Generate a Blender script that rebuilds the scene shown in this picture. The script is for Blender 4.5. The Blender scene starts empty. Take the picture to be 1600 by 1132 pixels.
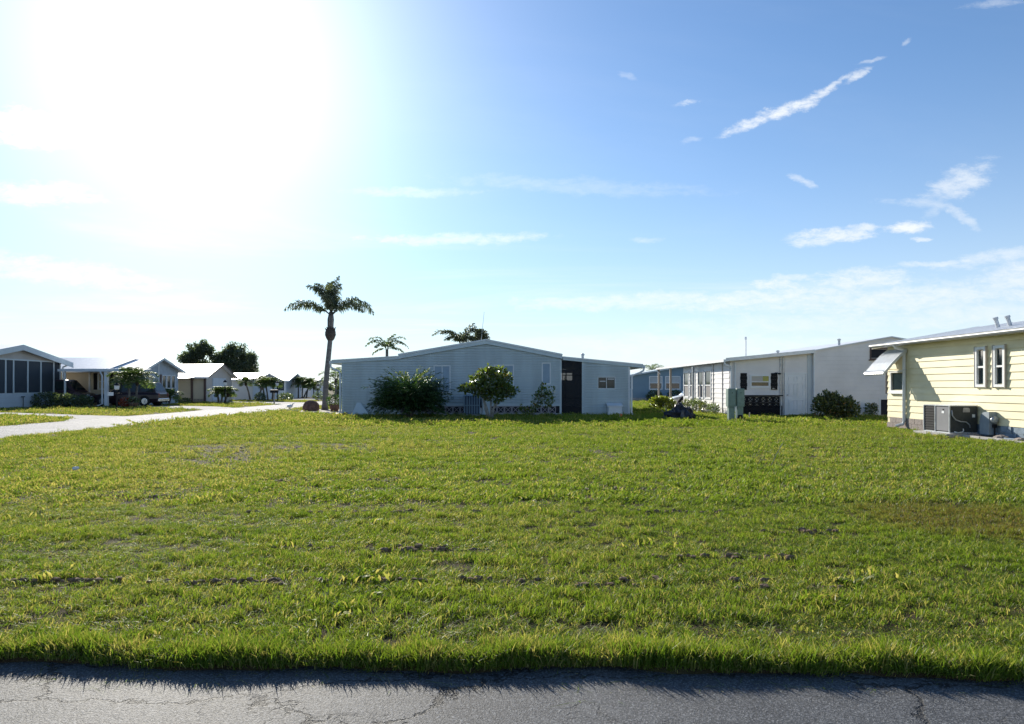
import bpy, bmesh, math, random
import numpy as np
from mathutils import Vector, Matrix

R = math.radians
rng = random.Random(7)
nrg = np.random.default_rng(11)
scene = bpy.context.scene
COL = scene.collection

# ------------------------------------------------------------------ camera, sun, sky, exposure
EYE = 1.45
cam_d = bpy.data.cameras.new('camera')
cam_d.sensor_width = 36.0
cam_d.lens = 1155 / 1600 * 36
cam_d.shift_y = 38 / 1600
cam_d.clip_start = 0.05
cam_d.clip_end = 3000
cam = bpy.data.objects.new('camera', cam_d)
COL.objects.link(cam)
cam.location = (0, 0, EYE)
cam.rotation_euler = (R(90), 0, 0)
scene.camera = cam

SUN_EL, SUN_AZ = R(22.7), R(-23.5)          # azimuth from +Y, negative = left
S_DIR = Vector((math.sin(SUN_AZ) * math.cos(SUN_EL), math.cos(SUN_AZ) * math.cos(SUN_EL), math.sin(SUN_EL)))
SUN_STRENGTH, SKY_STRENGTH, EXPOSURE = 5.0, 0.074, 0.62
sun_d = bpy.data.lights.new('sun', 'SUN')
sun_d.energy = SUN_STRENGTH
sun_d.angle = R(0.5)
sun_d.color = (1.0, 0.93, 0.80)
sun = bpy.data.objects.new('sun', sun_d)
COL.objects.link(sun)
sun.location = (-20, 40, 30)
sun.rotation_euler = S_DIR.to_track_quat('Z', 'Y').to_euler()

scene.view_settings.view_transform = 'Standard'
scene.view_settings.look = 'None'
scene.view_settings.gamma = 1
scene.view_settings.use_curve_mapping = False
scene.view_settings.exposure = EXPOSURE


class NT:
    """small helper to write node trees"""
    def __init__(s, tree):
        s.t = tree; s.n = tree.nodes; s.l = tree.links
    def node(s, kind, **kw):
        n = s.n.new(kind)
        for k, v in kw.items(): setattr(n, k, v)
        return n
    def put(s, sock, v):
        if isinstance(v, bpy.types.NodeSocket): s.l.new(v, sock)
        elif v is not None: sock.default_value = v
    def m(s, op, a, b=None, c=None, clamp=False):
        n = s.node('ShaderNodeMath', operation=op, use_clamp=clamp)
        s.put(n.inputs[0], a); s.put(n.inputs[1], b)
        if c is not None: s.put(n.inputs[2], c)
        return n.outputs[0]
    def rng(s, v, a, b, c=0.0, d=1.0, smooth=True):
        n = s.node('ShaderNodeMapRange', interpolation_type='SMOOTHSTEP' if smooth else 'LINEAR')
        s.put(n.inputs[0], v)
        for i, q in zip((1, 2, 3, 4), (a, b, c, d)): s.put(n.inputs[i], q)
        return n.outputs[0]
    def mix(s, f, a, b, mode='MIX'):
        n = s.node('ShaderNodeMix', data_type='RGBA', blend_type=mode)
        s.put(n.inputs[0], f)
        for k, v in ((6, a), (7, b)):
            if isinstance(v, (tuple, list)) and len(v) == 3: v = (*v, 1)
            s.put(n.inputs[k], v)
        return n.outputs[2]
    def noise(s, vec, scale, detail=4, rough=.55, out=0, dist=0.0):
        n = s.node('ShaderNodeTexNoise')
        s.put(n.inputs['Vector'], vec); n.inputs['Scale'].default_value = scale
        n.inputs['Detail'].default_value = detail; n.inputs['Roughness'].default_value = rough
        n.inputs['Distortion'].default_value = dist
        return n.outputs[out]
    def xyz(s, v):
        n = s.node('ShaderNodeSeparateXYZ'); s.put(n.inputs[0], v); return n.outputs
    def vec(s, x, y, z):
        n = s.node('ShaderNodeCombineXYZ')
        for i, q in enumerate((x, y, z)): s.put(n.inputs[i], q)
        return n.outputs[0]
    def vm(s, op, a, b=None, scale=None):
        n = s.node('ShaderNodeVectorMath', operation=op)
        s.put(n.inputs[0], a)
        if b is not None: s.put(n.inputs[1], b)
        if scale is not None: s.put(n.inputs['Scale'], scale)
        return n.outputs[1] if op in ('DOT_PRODUCT', 'LENGTH') else n.outputs[0]


def build_world():
    w = bpy.data.worlds.new('World'); scene.world = w; w.use_nodes = True
    N = NT(w.node_tree); N.n.clear()
    out = N.node('ShaderNodeOutputWorld'); bg = N.node('ShaderNodeBackground')
    N.l.new(bg.outputs[0], out.inputs[0]); bg.inputs[1].default_value = SKY_STRENGTH
    sky = N.node('ShaderNodeTexSky', sky_type='NISHITA', sun_disc=False)
    sky.sun_elevation = SUN_EL; sky.sun_rotation = SUN_AZ
    sky.air_density = 1.0; sky.dust_density = 0.12; sky.ozone_density = 2.2
    d = N.node('ShaderNodeTexCoord').outputs['Generated']
    dx, dy, dz = N.xyz(d)
    col = N.mix(1.0, sky.outputs[0], (0.45, 0.87, 1.20), 'MULTIPLY')
    # bright forward scatter round the sun
    dot = N.vm('DOT_PRODUCT', d, tuple(S_DIR))
    ang = N.m('ARCCOSINE', N.m('MINIMUM', dot, 0.99999))
    g1 = N.m('MULTIPLY', N.m('EXPONENT', N.m('MULTIPLY', N.m('POWER', N.m('DIVIDE', ang, 0.215), 2.0), -1.0)), 5.5)
    g2 = N.m('MULTIPLY', N.m('EXPONENT', N.m('DIVIDE', ang, -0.27)), 6.3)
    glow = N.m('ADD', g1, g2)
    col = N.mix(1.0, col, N.mix(1.0, (1.0, 0.92, 0.86), N.vec(glow, glow, glow), 'MULTIPLY'), 'ADD')
    # pale air near the horizon
    hz = N.m('EXPONENT', N.m('DIVIDE', N.m('ABSOLUTE', dz), -0.15))
    col = N.mix(N.m('MULTIPLY', hz, 0.92), col, (9.3, 9.5, 9.5))
    # thin high cloud sheet, the whole sky round
    zz = N.m('ADD', N.m('MAXIMUM', dz, 0.0), 0.06)
    pv = N.vec(N.m('DIVIDE', dx, zz), N.m('DIVIDE', dy, zz), 0.0)
    sheet = N.noise(N.vm('MULTIPLY', pv, (0.5, 1.0, 1.0)), 0.55, 7, .6, dist=.6)
    thin = N.m('MULTIPLY', N.rng(sheet, .48, .75), N.rng(dz, .02, .30, .75, .10))
    # single clouds: place on the tangent plane x/y, z/y of the forward half of the sky
    yy = N.m('MAXIMUM', dy, 0.05)
    u = N.m('DIVIDE', dx, yy); v = N.m('DIVIDE', dz, yy)
    uv = N.vec(u, v, 0.0)
    wob = N.noise(uv, 16, 6, .66, out=1)
    wob2 = N.noise(uv, 5, 5, .6, out=1)
    wx, wy, _ = N.xyz(N.vm('SUBTRACT', wob, (.5, .5, .5)))
    w2x, w2y, _ = N.xyz(N.vm('SUBTRACT', wob2, (.5, .5, .5)))
    un = N.m('ADD', N.m('ADD', u, N.m('MULTIPLY', wx, .045)), N.m('MULTIPLY', w2x, .06))
    vn = N.m('ADD', N.m('ADD', v, N.m('MULTIPLY', wy, .020)), N.m('MULTIPLY', w2y, .014))
    fib = N.noise(N.vm('MULTIPLY', uv, (1.0, 2.6, 1.0)), 30, 8, .72, dist=.3)
    fib2 = N.noise(N.vm('MULTIPLY', uv, (1.0, 2.0, 1.0)), 75, 6, .75, dist=.5)
    fibc = N.m('ADD', N.m('MULTIPLY', N.m('SUBTRACT', fib, .5), 1.8), N.m('MULTIPLY', N.m('SUBTRACT', fib2, .5), .55))
    front = N.rng(dy, .05, .25)
    mask = thin
    clouds = [  # u, v, tilt, half length, half height, strength
        (1222, 172, 22, 102, 11, 1.1), (1305, 135, 30, 50, 6, .8), (1345, 119, 38, 20, 7, .8), (1362, 94, 20, 18, 4, .45), (1412, 68, 25, 13, 4, .4),
        (1068, 161, 14, 18, 5, .6), (980, 117, -20, 16, 5, .25), (1072, 220, 10, 22, 6, .3), (1258, 283, -28, 24, 7, .6),
        (1492, 288, 24, 64, 26, .72), (1500, 335, -38, 40, 9, .5), (1440, 322, -6, 60, 8, .4), (1472, 305, 60, 50, 14, .4),
        (1300, 369, 2, 70, 12, 1.0), (1270, 380, 0, 40, 7, .8), (1340, 358, 3, 36, 7, .8), (1424, 357, 5, 40, 10, 1.2), (1444, 375, 0, 12, 4, .8),
        (1560, 402, 8, 100, 12, .6), (1590, 432, 10, 70, 28, .75), (1470, 410, 3, 80, 5, .7), (1350, 436, 2, 90, 18, .85), (1205, 443, 2, 40, 9, .95), (1240, 432, 0, 40, 6, .6),
        (1400, 466, 3, 300, 24, .75), (1180, 466, 4, 190, 16, .85), (980, 470, 1, 220, 14, .7), (1260, 505, 2, 260, 18, .5), (1520, 490, 3, 160, 22, .6),
        (700, 374, 1, 170, 9, .6), (640, 300, 0, 120, 8, .35), (60, 420, -8, 220, 24, .6), (40, 200, -8, 90, 30, .8), (50, 300, -4, 110, 20, .6), (1010, 375, 0, 30, 5, .35),
        (900, 290, -3, 220, 14, .22), (1060, 540, 0, 260, 20, .6), (1560, 5, 5, 60, 8, .35),
    ]
    for px, py, ti, a, b, st in clouds:
        cu, cv, a, b = (px - 800) / 1155, (604 - py) / 1155, a / 1155, b / 1155
        c, s_ = math.cos(R(ti)), math.sin(R(ti))
        du = N.m('SUBTRACT', un, cu); dv = N.m('SUBTRACT', vn, cv)
        p = N.m('ADD', N.m('MULTIPLY', du, c / a), N.m('MULTIPLY', dv, s_ / a))
        q = N.m('ADD', N.m('MULTIPLY', du, -s_ / b), N.m('MULTIPLY', dv, c / b))
        r2 = N.m('ADD', N.m('MULTIPLY', p, p), N.m('MULTIPLY', q, q))
        val = N.m('ADD', N.rng(r2, 2.0, .0, -.25, .72, smooth=False), fibc)
        k = N.m('MULTIPLY', N.m('MULTIPLY', N.rng(val, .02, 1.05), st), front)
        mask = N.m('MAXIMUM', mask, k)
    mask = N.m('MINIMUM', mask, 1.0)
    mask = N.m('MULTIPLY', mask, N.rng(dz, -.01, .02))
    cc = N.mix(1.0, (8.4, 8.8, 9.1), N.mix(1.0, (1.0, 0.92, 0.86), N.vec(glow, glow, glow), 'MULTIPLY'), 'ADD')
    col = N.mix(N.m('MULTIPLY', mask, .92), col, cc)
    N.l.new(col, bg.inputs[0])


build_world()

# ------------------------------------------------------------------ materials
MATS = {}


def mat(name, color, rough=.6, var=.12, vscale=3.0, bump=0.0, bscale=40.0, metal=0.0, spec=.5, stretch=None, dirt=None):
    if name in MATS: return MATS[name]
    m = bpy.data.materials.new(name); m.use_nodes = True
    N = NT(m.node_tree); b = N.n['Principled BSDF']
    co = N.node('ShaderNodeTexCoord').outputs['Object']
    if stretch: co = N.vm('MULTIPLY', co, stretch)
    f = N.noise(co, vscale, 5, .6)
    lo = tuple(c * (1 - var) for c in color); hi = tuple(min(1, c * (1 + var)) for c in color)
    c = N.mix(N.rng(f, .3, .7), lo, hi)
    if dirt:
        f2 = N.noise(co, dirt[1], 6, .65)
        c = N.mix(N.rng(f2, dirt[2], dirt[2] + .18, 0, dirt[3]), c, dirt[0])
    N.l.new(c, b.inputs['Base Color'])
    b.inputs['Roughness'].default_value = rough; b.inputs['Metallic'].default_value = metal
    b.inputs['Specular IOR Level'].default_value = spec
    if bump:
        bn = N.node('ShaderNodeBump'); bn.inputs['Strength'].default_value = bump; bn.inputs['Distance'].default_value = .02
        N.l.new(N.noise(co, bscale, 5, .65), bn.inputs['Height']); N.l.new(bn.outputs[0], b.inputs['Normal'])
    MATS[name] = m
    return m


def leaf_mat(name, c1, c2, trans=.45, gloss=.12, rough=.45, c3=None):
    """thin leaf: reflects, lets light through and has a slight sheen; per-leaf tint attribute"""
    m = bpy.data.materials.new(name); m.use_nodes = True
    N = NT(m.node_tree); N.n.clear()
    out = N.node('ShaderNodeOutputMaterial')
    at = N.node('ShaderNodeAttribute', attribute_name='tint').outputs['Fac']
    c = N.mix(N.rng(at, 0, 1, smooth=False), c1, c2)
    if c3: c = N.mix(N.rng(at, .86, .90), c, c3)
    d = N.node('ShaderNodeBsdfDiffuse'); t = N.node('ShaderNodeBsdfTranslucent'); g = N.node('ShaderNodeBsdfGlossy')
    N.l.new(c, d.inputs[0]); g.inputs['Roughness'].default_value = rough
    N.l.new(N.mix(1.0, c, (1.5, 1.6, .8), 'MULTIPLY'), t.inputs[0])
    g.inputs[0].default_value = (.9, .95, .9, 1)
    a = N.node('ShaderNodeMixShader'); a.inputs[0].default_value = trans
    N.l.new(d.outputs[0], a.inputs[1]); N.l.new(t.outputs[0], a.inputs[2])
    fr = N.node('ShaderNodeFresnel'); fr.inputs[0].default_value = 1.4
    e = N.node('ShaderNodeMixShader'); N.l.new(N.m('MULTIPLY', fr.outputs[0], gloss * 4, clamp=True), e.inputs[0])
    N.l.new(a.outputs[0], e.inputs[1]); N.l.new(g.outputs[0], e.inputs[2])
    N.l.new(e.outputs[0], out.inputs[0])
    MATS[name] = m
    return m


def screen_mat(name, color, through):
    m = bpy.data.materials.new(name); m.use_nodes = True
    N = NT(m.node_tree); b = N.n['Principled BSDF']; out = N.n['Material Output']
    b.inputs['Base Color'].default_value = (*color, 1); b.inputs['Roughness'].default_value = .6
    t = N.node('ShaderNodeBsdfTransparent'); x = N.node('ShaderNodeMixShader')
    x.inputs[0].default_value = through
    N.l.new(b.outputs[0], x.inputs[1]); N.l.new(t.outputs[0], x.inputs[2]); N.l.new(x.outputs[0], out.inputs[0])
    MATS[name] = m
    return m


WHITE = mat('white_paint', (.80, .81, .81), .5, .05, 2)
TRIM_BLUE = mat('pale_trim_paint', (.62, .69, .70), .5, .05, 2)
BLUE = mat('blue_grey_siding', (.52, .595, .62), .55, .09, .9, stretch=(1.6, 1, .35), dirt=((.26, .33, .36), 1.6, .56, .30))
BLUE_DK = mat('blue_grey_blind', (.36, .45, .52), .55, .06, 3)
CREAM = mat('off_white_siding', (.80, .765, .745), .55, .06, 1.0)
CREAM_W = mat('white_siding', (.80, .78, .77), .55, .05, 1.0)
YELLOW = mat('pale_yellow_siding', (.80, .715, .455), .55, .07, 1.6, .05, 30, dirt=((.62, .42, .16), 2.2, .60, .35), stretch=(1, .6, 2.2))
ALU = mat('weathered_white_metal', (.62, .65, .68), .38, .08, 4, metal=.25)
GALV = mat('galvanised_metal', (.42, .45, .48), .42, .18, 9, metal=.35)
ROOFM = mat('white_coated_roof', (.72, .74, .76), .42, .05, 2)
BLACK = mat('black_paint', (.014, .014, .017), .6, .1, 6, spec=.2)
DARK = mat('dark_interior', (.015, .015, .022), .8, .2, 3)  # near-black stands for the unlit space behind openings
GLASS = mat('window_glass', (.018, .030, .032), .06, .2, 2, spec=.45)
PALEPANE = mat('drawn_pale_blind', (.50, .53, .55), .5, .06, 3)
GLASS_GREY = mat('grey_insect_screen', (.17, .165, .17), .7, .05, 5)
BEIGE = mat('beige_siding', (.60, .52, .38), .6, .05, 1)
TAUPE = mat('taupe_siding', (.52, .48, .43), .6, .05, 1)
GREYBLUE = mat('pale_grey_blue_siding', (.58, .64, .68), .6, .05, 1)
BROWN = mat('brown_trim', (.10, .06, .05), .6, .1, 4)
CONC = mat('pale_concrete', (.50, .48, .455), .9, .14, 1.5, .25, 60, spec=.05, dirt=((.28, .25, .22), 1.2, .58, .6))
CBLOCK = mat('grey_concrete_block', (.27, .23, .21), .85, .2, 6, .5, 70, dirt=((.10, .08, .07), 5, .55, .6))
CBLOCK_B = mat('shadow_blue_block', (.20, .26, .32), .85, .2, 6, .4, 70)  # block colour blued to paint the shadow on this stretch
ACGREY = mat('grey_enamel_panel', (.21, .21, .225), .45, .05, 4)
ACDARK = mat('shaded_unit_panel', (.045, .05, .048), .6, .2, 6)  # cabinet grey darkened to paint the shade on its near side
GREENBOX = mat('green_enamel', (.19, .28, .24), .5, .12, 8, dirt=((.10, .14, .11), 6, .6, .5))
LOUV = mat('dark_louver', (.03, .032, .034), .8, .1, 4, spec=.1)
RUBBER = mat('black_rubber', (.02, .02, .02), .8, .1, 9)
CHROME = mat('bright_alloy', (.65, .65, .67), .25, .05, 5, metal=.8)
TERRA = mat('terracotta', (.17, .095, .07), .8, .15, 8, .2, 40)
ROCK = mat('brown_boulder', (.16, .085, .065), .9, .35, 7, .8, 18)
PALEROCK = mat('pale_stone', (.42, .40, .38), .85, .25, 7, .6, 25)
BARK = mat('grey_bark', (.16, .145, .13), .9, .3, 5, .7, 20, stretch=(1, 1, .35))
PALMBARK = mat('grey_palm_bark', (.17, .16, .15), .9, .22, 3, .6, 9, stretch=(.6, .6, 3.2))
BOOTS = mat('dark_palm_boots', (.07, .055, .045), .9, .4, 9, .8, 22)
TARP = mat('dark_sheeting', (.022, .024, .034), .45, .4, 5, .3, 30)
BAG = mat('grey_bag', (.10, .10, .11), .5, .3, 5, .3, 30)
WOOD = mat('weathered_wood', (.40, .36, .30), .8, .2, 5, .3, 30, stretch=(1, 1, .2))
ORANGE = mat('orange_flag', (.75, .20, .04), .6, .05, 5)
PLUM = mat('dark_plum_paint', (.045, .030, .040), .3, .05, 3)
MAROON = mat('dark_maroon_paint', (.022, .007, .010), .3, .05, 3)
CARWHITE = mat('white_car_paint', (.75, .75, .76), .25, .03, 3)
REDGLASS = mat('red_lens', (.14, .015, .015), .25, .05, 4)
CLEARLENS = mat('pale_lens', (.65, .67, .70), .15, .05, 4)
YELLOWP = mat('yellow_curtain', (.45, .42, .10), .7, .05, 4)
LENS = mat('frosted_lamp_glass', (.85, .85, .82), .3, .02, 4)
REDLEAF = leaf_mat('red_bedding_leaves', (.22, .03, .02), (.40, .08, .03), .35)
SCREEN_D = screen_mat('dark_porch_screen', (.008, .009, .014), .32)
SCREEN_A = screen_mat('blue_grey_porch_screen', (.045, .065, .085), .25)

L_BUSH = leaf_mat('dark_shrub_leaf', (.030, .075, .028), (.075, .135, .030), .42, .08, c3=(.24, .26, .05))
L_GRAPE = leaf_mat('broad_leaf', (.075, .120, .028), (.165, .200, .036), .48, .12, c3=(.24, .16, .05))
L_OAK = leaf_mat('oak_leaf', (.065, .090, .058), (.125, .150, .080), .48, .08)
L_YEL = leaf_mat('yellow_green_leaf', (.13, .17, .02), (.25, .27, .03), .5, .1)
L_CROT = leaf_mat('dark_mottled_leaf', (.060, .085, .035), (.130, .155, .045), .45, .12, c3=(.24, .15, .07))
L_HEDGE = leaf_mat('grey_green_leaf', (.085, .115, .065), (.14, .17, .08), .45, .1)
L_PALM = leaf_mat('palm_leaflet', (.065, .082, .062), (.125, .142, .082), .45, .08, .5)
L_PALMG = leaf_mat('green_palm_leaflet', (.065, .110, .034), (.15, .19, .05), .48, .08, .5, c3=(.34, .29, .14))
L_WEED = leaf_mat('weed_stem_leaf', (.09, .12, .035), (.20, .22, .07), .5, .1)


# ------------------------------------------------------------------ mesh helpers
class MB:
    def __init__(s): s.v = []; s.f = []
    def add(s, vs, fs):
        k = len(s.v); s.v += [tuple(p) for p in vs]; s.f += [tuple(i + k for i in f) for f in fs]; return s
    def box(s, x0, x1, y0, y1, z0, z1):
        return s.add([(x0, y0, z0), (x1, y0, z0), (x1, y1, z0), (x0, y1, z0), (x0, y0, z1), (x1, y0, z1), (x1, y1, z1), (x0, y1, z1)],
                     [(0, 3, 2, 1), (4, 5, 6, 7), (0, 1, 5, 4), (1, 2, 6, 5), (2, 3, 7, 6), (3, 0, 4, 7)])
    def bbox(s, x0, x1, y0, y1, z0, z1, c=.02):
        """box with chamfered upright edges and top"""
        def ring(i, z): return [(x0 + i + c, y0 + i, z), (x1 - i - c, y0 + i, z), (x1 - i, y0 + i + c, z), (x1 - i, y1 - i - c, z), (x1 - i - c, y1 - i, z), (x0 + i + c, y1 - i, z), (x0 + i, y1 - i - c, z), (x0 + i, y0 + i + c, z)]
        vs = ring(0, z0) + ring(0, z1 - c) + ring(c, z1)
        fs = [tuple(range(7, -1, -1)), tuple(range(16, 24))]
        for r in (0, 8):
            for i in range(8): fs.append((r + i, r + (i + 1) % 8, r + 8 + (i + 1) % 8, r + 8 + i))
        return s.add(vs, fs)
    def slab(s, pts, t):
        """quad or polygon (counter-clockwise from above) thickened upward by t"""
        n = len(pts)
        vs = [tuple(p) for p in pts] + [(p[0], p[1], p[2] + t) for p in pts]
        return s.add(vs, [tuple(range(n - 1, -1, -1)), tuple(range(n, 2 * n))] + [(i, (i + 1) % n, n + (i + 1) % n, n + i) for i in range(n)])
    def tube(s, path, r, n=8, cap=True):
        path = [Vector(p) for p in path]
        rs = r if isinstance(r, (list, tuple)) else [r] * len(path)
        vs = []; up = Vector((0, 0, 1))
        t0 = (path[1] - path[0]).normalized()
        a = t0.cross(up) if abs(t0.z) < .95 else t0.cross(Vector((1, 0, 0)))
        a.normalize()
        for i, p in enumerate(path):
            t = (path[min(i + 1, len(path) - 1)] - path[max(i - 1, 0)]).normalized()
            a = (a - t * a.dot(t)).normalized(); b = t.cross(a)
            vs += [p + (a * math.cos(2 * math.pi * j / n) + b * math.sin(2 * math.pi * j / n)) * rs[i] for j in range(n)]
        fs = [(i * n + j, i * n + (j + 1) % n, (i + 1) * n + (j + 1) % n, (i + 1) * n + j) for i in range(len(path) - 1) for j in range(n)]
        if cap: fs += [tuple(range(n - 1, -1, -1)), tuple(range((len(path) - 1) * n, len(path) * n))]
        return s.add(vs, fs)
    def lathe(s, prof, n=16, c=(0, 0, 0), axis='z'):
        vs = []
        for r, h in prof:
            for j in range(n):
                x, y = r * math.cos(2 * math.pi * j / n), r * math.sin(2 * math.pi * j / n)
                p = (x, y, h) if axis == 'z' else (x, h, -y) if axis == 'y' else (h, x, y)
                vs.append((p[0] + c[0], p[1] + c[1], p[2] + c[2]))
        fs = [(i * n + j, i * n + (j + 1) % n, (i + 1) * n + (j + 1) % n, (i + 1) * n + j) for i in range(len(prof) - 1) for j in range(n)]
        fs += [tuple(range(n - 1, -1, -1)), tuple(range((len(prof) - 1) * n, len(prof) * n))]
        return s.add(vs, fs)
    def lump(s, c, rad, seed=0, n=10, m=7, rough=.25, flat=None):
        r_ = random.Random(seed); vs = []; fs = []
        for i in range(m + 1):
            th = math.pi * i / m
            for j in range(n):
                k = 1 + r_.uniform(-rough, rough) if 0 < i < m else 1
                ph = 2 * math.pi * j / n
                z = math.cos(th) * k
                if flat is not None: z = max(z, flat)
                vs.append((c[0] + rad[0] * math.sin(th) * math.cos(ph) * k, c[1] + rad[1] * math.sin(th) * math.sin(ph) * k, c[2] + rad[2] * z))
        for i in range(m):
            for j in range(n): fs.append((i * n + j, (i + 1) * n + j, (i + 1) * n + (j + 1) % n, i * n + (j + 1) % n))
        return s.add(vs, fs)
    def build(s, name, material, parent=None, smooth=False, kind=None, label=None):
        me = bpy.data.meshes.new(name); me.from_pydata(s.v, [], s.f); me.update()
        return link_mesh(name, me, material, parent, smooth, kind, label)


def link_mesh(name, me, material, parent=None, smooth=False, kind=None, label=None):
    if smooth: me.polygons.foreach_set('use_smooth', [True] * len(me.polygons))
    if material and not me.materials: me.materials.append(material)
    o = bpy.data.objects.new(name, me); COL.objects.link(o)
    if parent: o.parent = parent
    if kind: o['kind'] = kind
    if label: o['label'] = label
    return o


def thing(name, label, cat, loc=(0, 0, 0), rz=0.0, group=None):
    o = bpy.data.objects.new(name, None); COL.objects.link(o)
    o.empty_display_size = .3
    o.location = loc; o.rotation_euler = (0, 0, rz)
    return tag(o, label, cat, group)


def tag(o, label, cat, group=None):
    o['label'] = label; o['category'] = cat
    if group: o['group'] = group
    return o


def copy_tree(o, parent=None):
    c = o.copy(); COL.objects.link(c); c.parent = parent
    for ch in list(o.children): copy_tree(ch, c)
    return c


def place_copy(src, loc, rz, scale, label):
    c = copy_tree(src); c.location = loc; c.rotation_euler = (0, 0, rz); c.scale = scale
    c['label'] = label
    return c


def np_mesh(name, verts, nper, tint=None):
    """verts (n*nper,3): n polygons of nper corners each; tint per polygon"""
    n = len(verts) // nper
    me = bpy.data.meshes.new(name)
    me.vertices.add(len(verts)); me.vertices.foreach_set('co', np.asarray(verts, np.float32).ravel())
    me.loops.add(n * nper); me.loops.foreach_set('vertex_index', np.arange(n * nper, dtype=np.int32))
    me.polygons.add(n); me.polygons.foreach_set('loop_start', np.arange(0, n * nper, nper, dtype=np.int32))
    me.polygons.foreach_set('loop_total', np.full(n, nper, np.int32))
    me.update(calc_edges=True)
    if tint is not None:
        a = me.attributes.new('tint', 'FLOAT', 'POINT'); a.data.foreach_set('value', np.repeat(tint, nper).astype(np.float32))
    return me


def leaves(centers, dirs, length, width, tint, up=None, fold=.25):
    """pointed leaf quads: base, side, tip, side"""
    n = len(centers)
    d = dirs / np.linalg.norm(dirs, axis=1, keepdims=True)
    r = nrg.normal(size=(n, 3)) if up is None else up
    s = np.cross(d, r); s /= np.linalg.norm(s, axis=1, keepdims=True) + 1e-9
    nn = np.cross(s, d)
    L = np.asarray(length)[:, None] if np.ndim(length) else length
    W = np.asarray(width)[:, None] if np.ndim(width) else width
    v = np.empty((n, 4, 3))
    v[:, 0] = centers; v[:, 1] = centers + d * L * .5 + s * W * .5 + nn * W * fold
    v[:, 2] = centers + d * L; v[:, 3] = centers + d * L * .5 - s * W * .5 + nn * W * fold
    return v.reshape(-1, 3)


def blob_points(blobs, n, shell=.55):
    """points through a union of ellipsoids, denser towards their skins; also outward directions"""
    vol = np.array([b[1][0] * b[1][1] * b[1][2] for b in blobs]) ** .8
    idx = nrg.choice(len(blobs), n, p=vol / vol.sum())
    c = np.array([b[0] for b in blobs])[idx]; r = np.array([b[1] for b in blobs])[idx]
    d = nrg.normal(size=(n, 3)); d /= np.linalg.norm(d, axis=1, keepdims=True)
    k = 1 - shell * nrg.random(n) ** 1.4
    return c + d * r * k[:, None], d, k


# walls -------------------------------------------------------------
class Wall:
    """wall line in the house's own axes: start, direction; outward side is to the right of the direction turned -90 degrees"""
    def __init__(s, o, d): s.o = o; s.d = d; s.n = (d[1], -d[0])
    def p(s, u, out, z): return (s.o[0] + s.d[0] * u + s.n[0] * out, s.o[1] + s.d[1] * u + s.n[1] * out, z)
    def box(s, mb, u0, u1, o0, o1, z0, z1):
        vs = [s.p(u0, o1, z0), s.p(u1, o1, z0), s.p(u1, o0, z0), s.p(u0, o0, z0), s.p(u0, o1, z1), s.p(u1, o1, z1), s.p(u1, o0, z1), s.p(u0, o0, z1)]
        return mb.add(vs, [(0, 3, 2, 1), (4, 5, 6, 7), (0, 1, 5, 4), (1, 2, 6, 5), (2, 3, 7, 6), (3, 0, 4, 7)])


def interp(top, u):
    for (a, za), (b, zb) in zip(top, top[1:]):
        if a - 1e-9 <= u <= b + 1e-9: return za + (zb - za) * (u - a) / max(b - a, 1e-9)
    return top[-1][1] if u > top[-1][0] else top[0][1]


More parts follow.
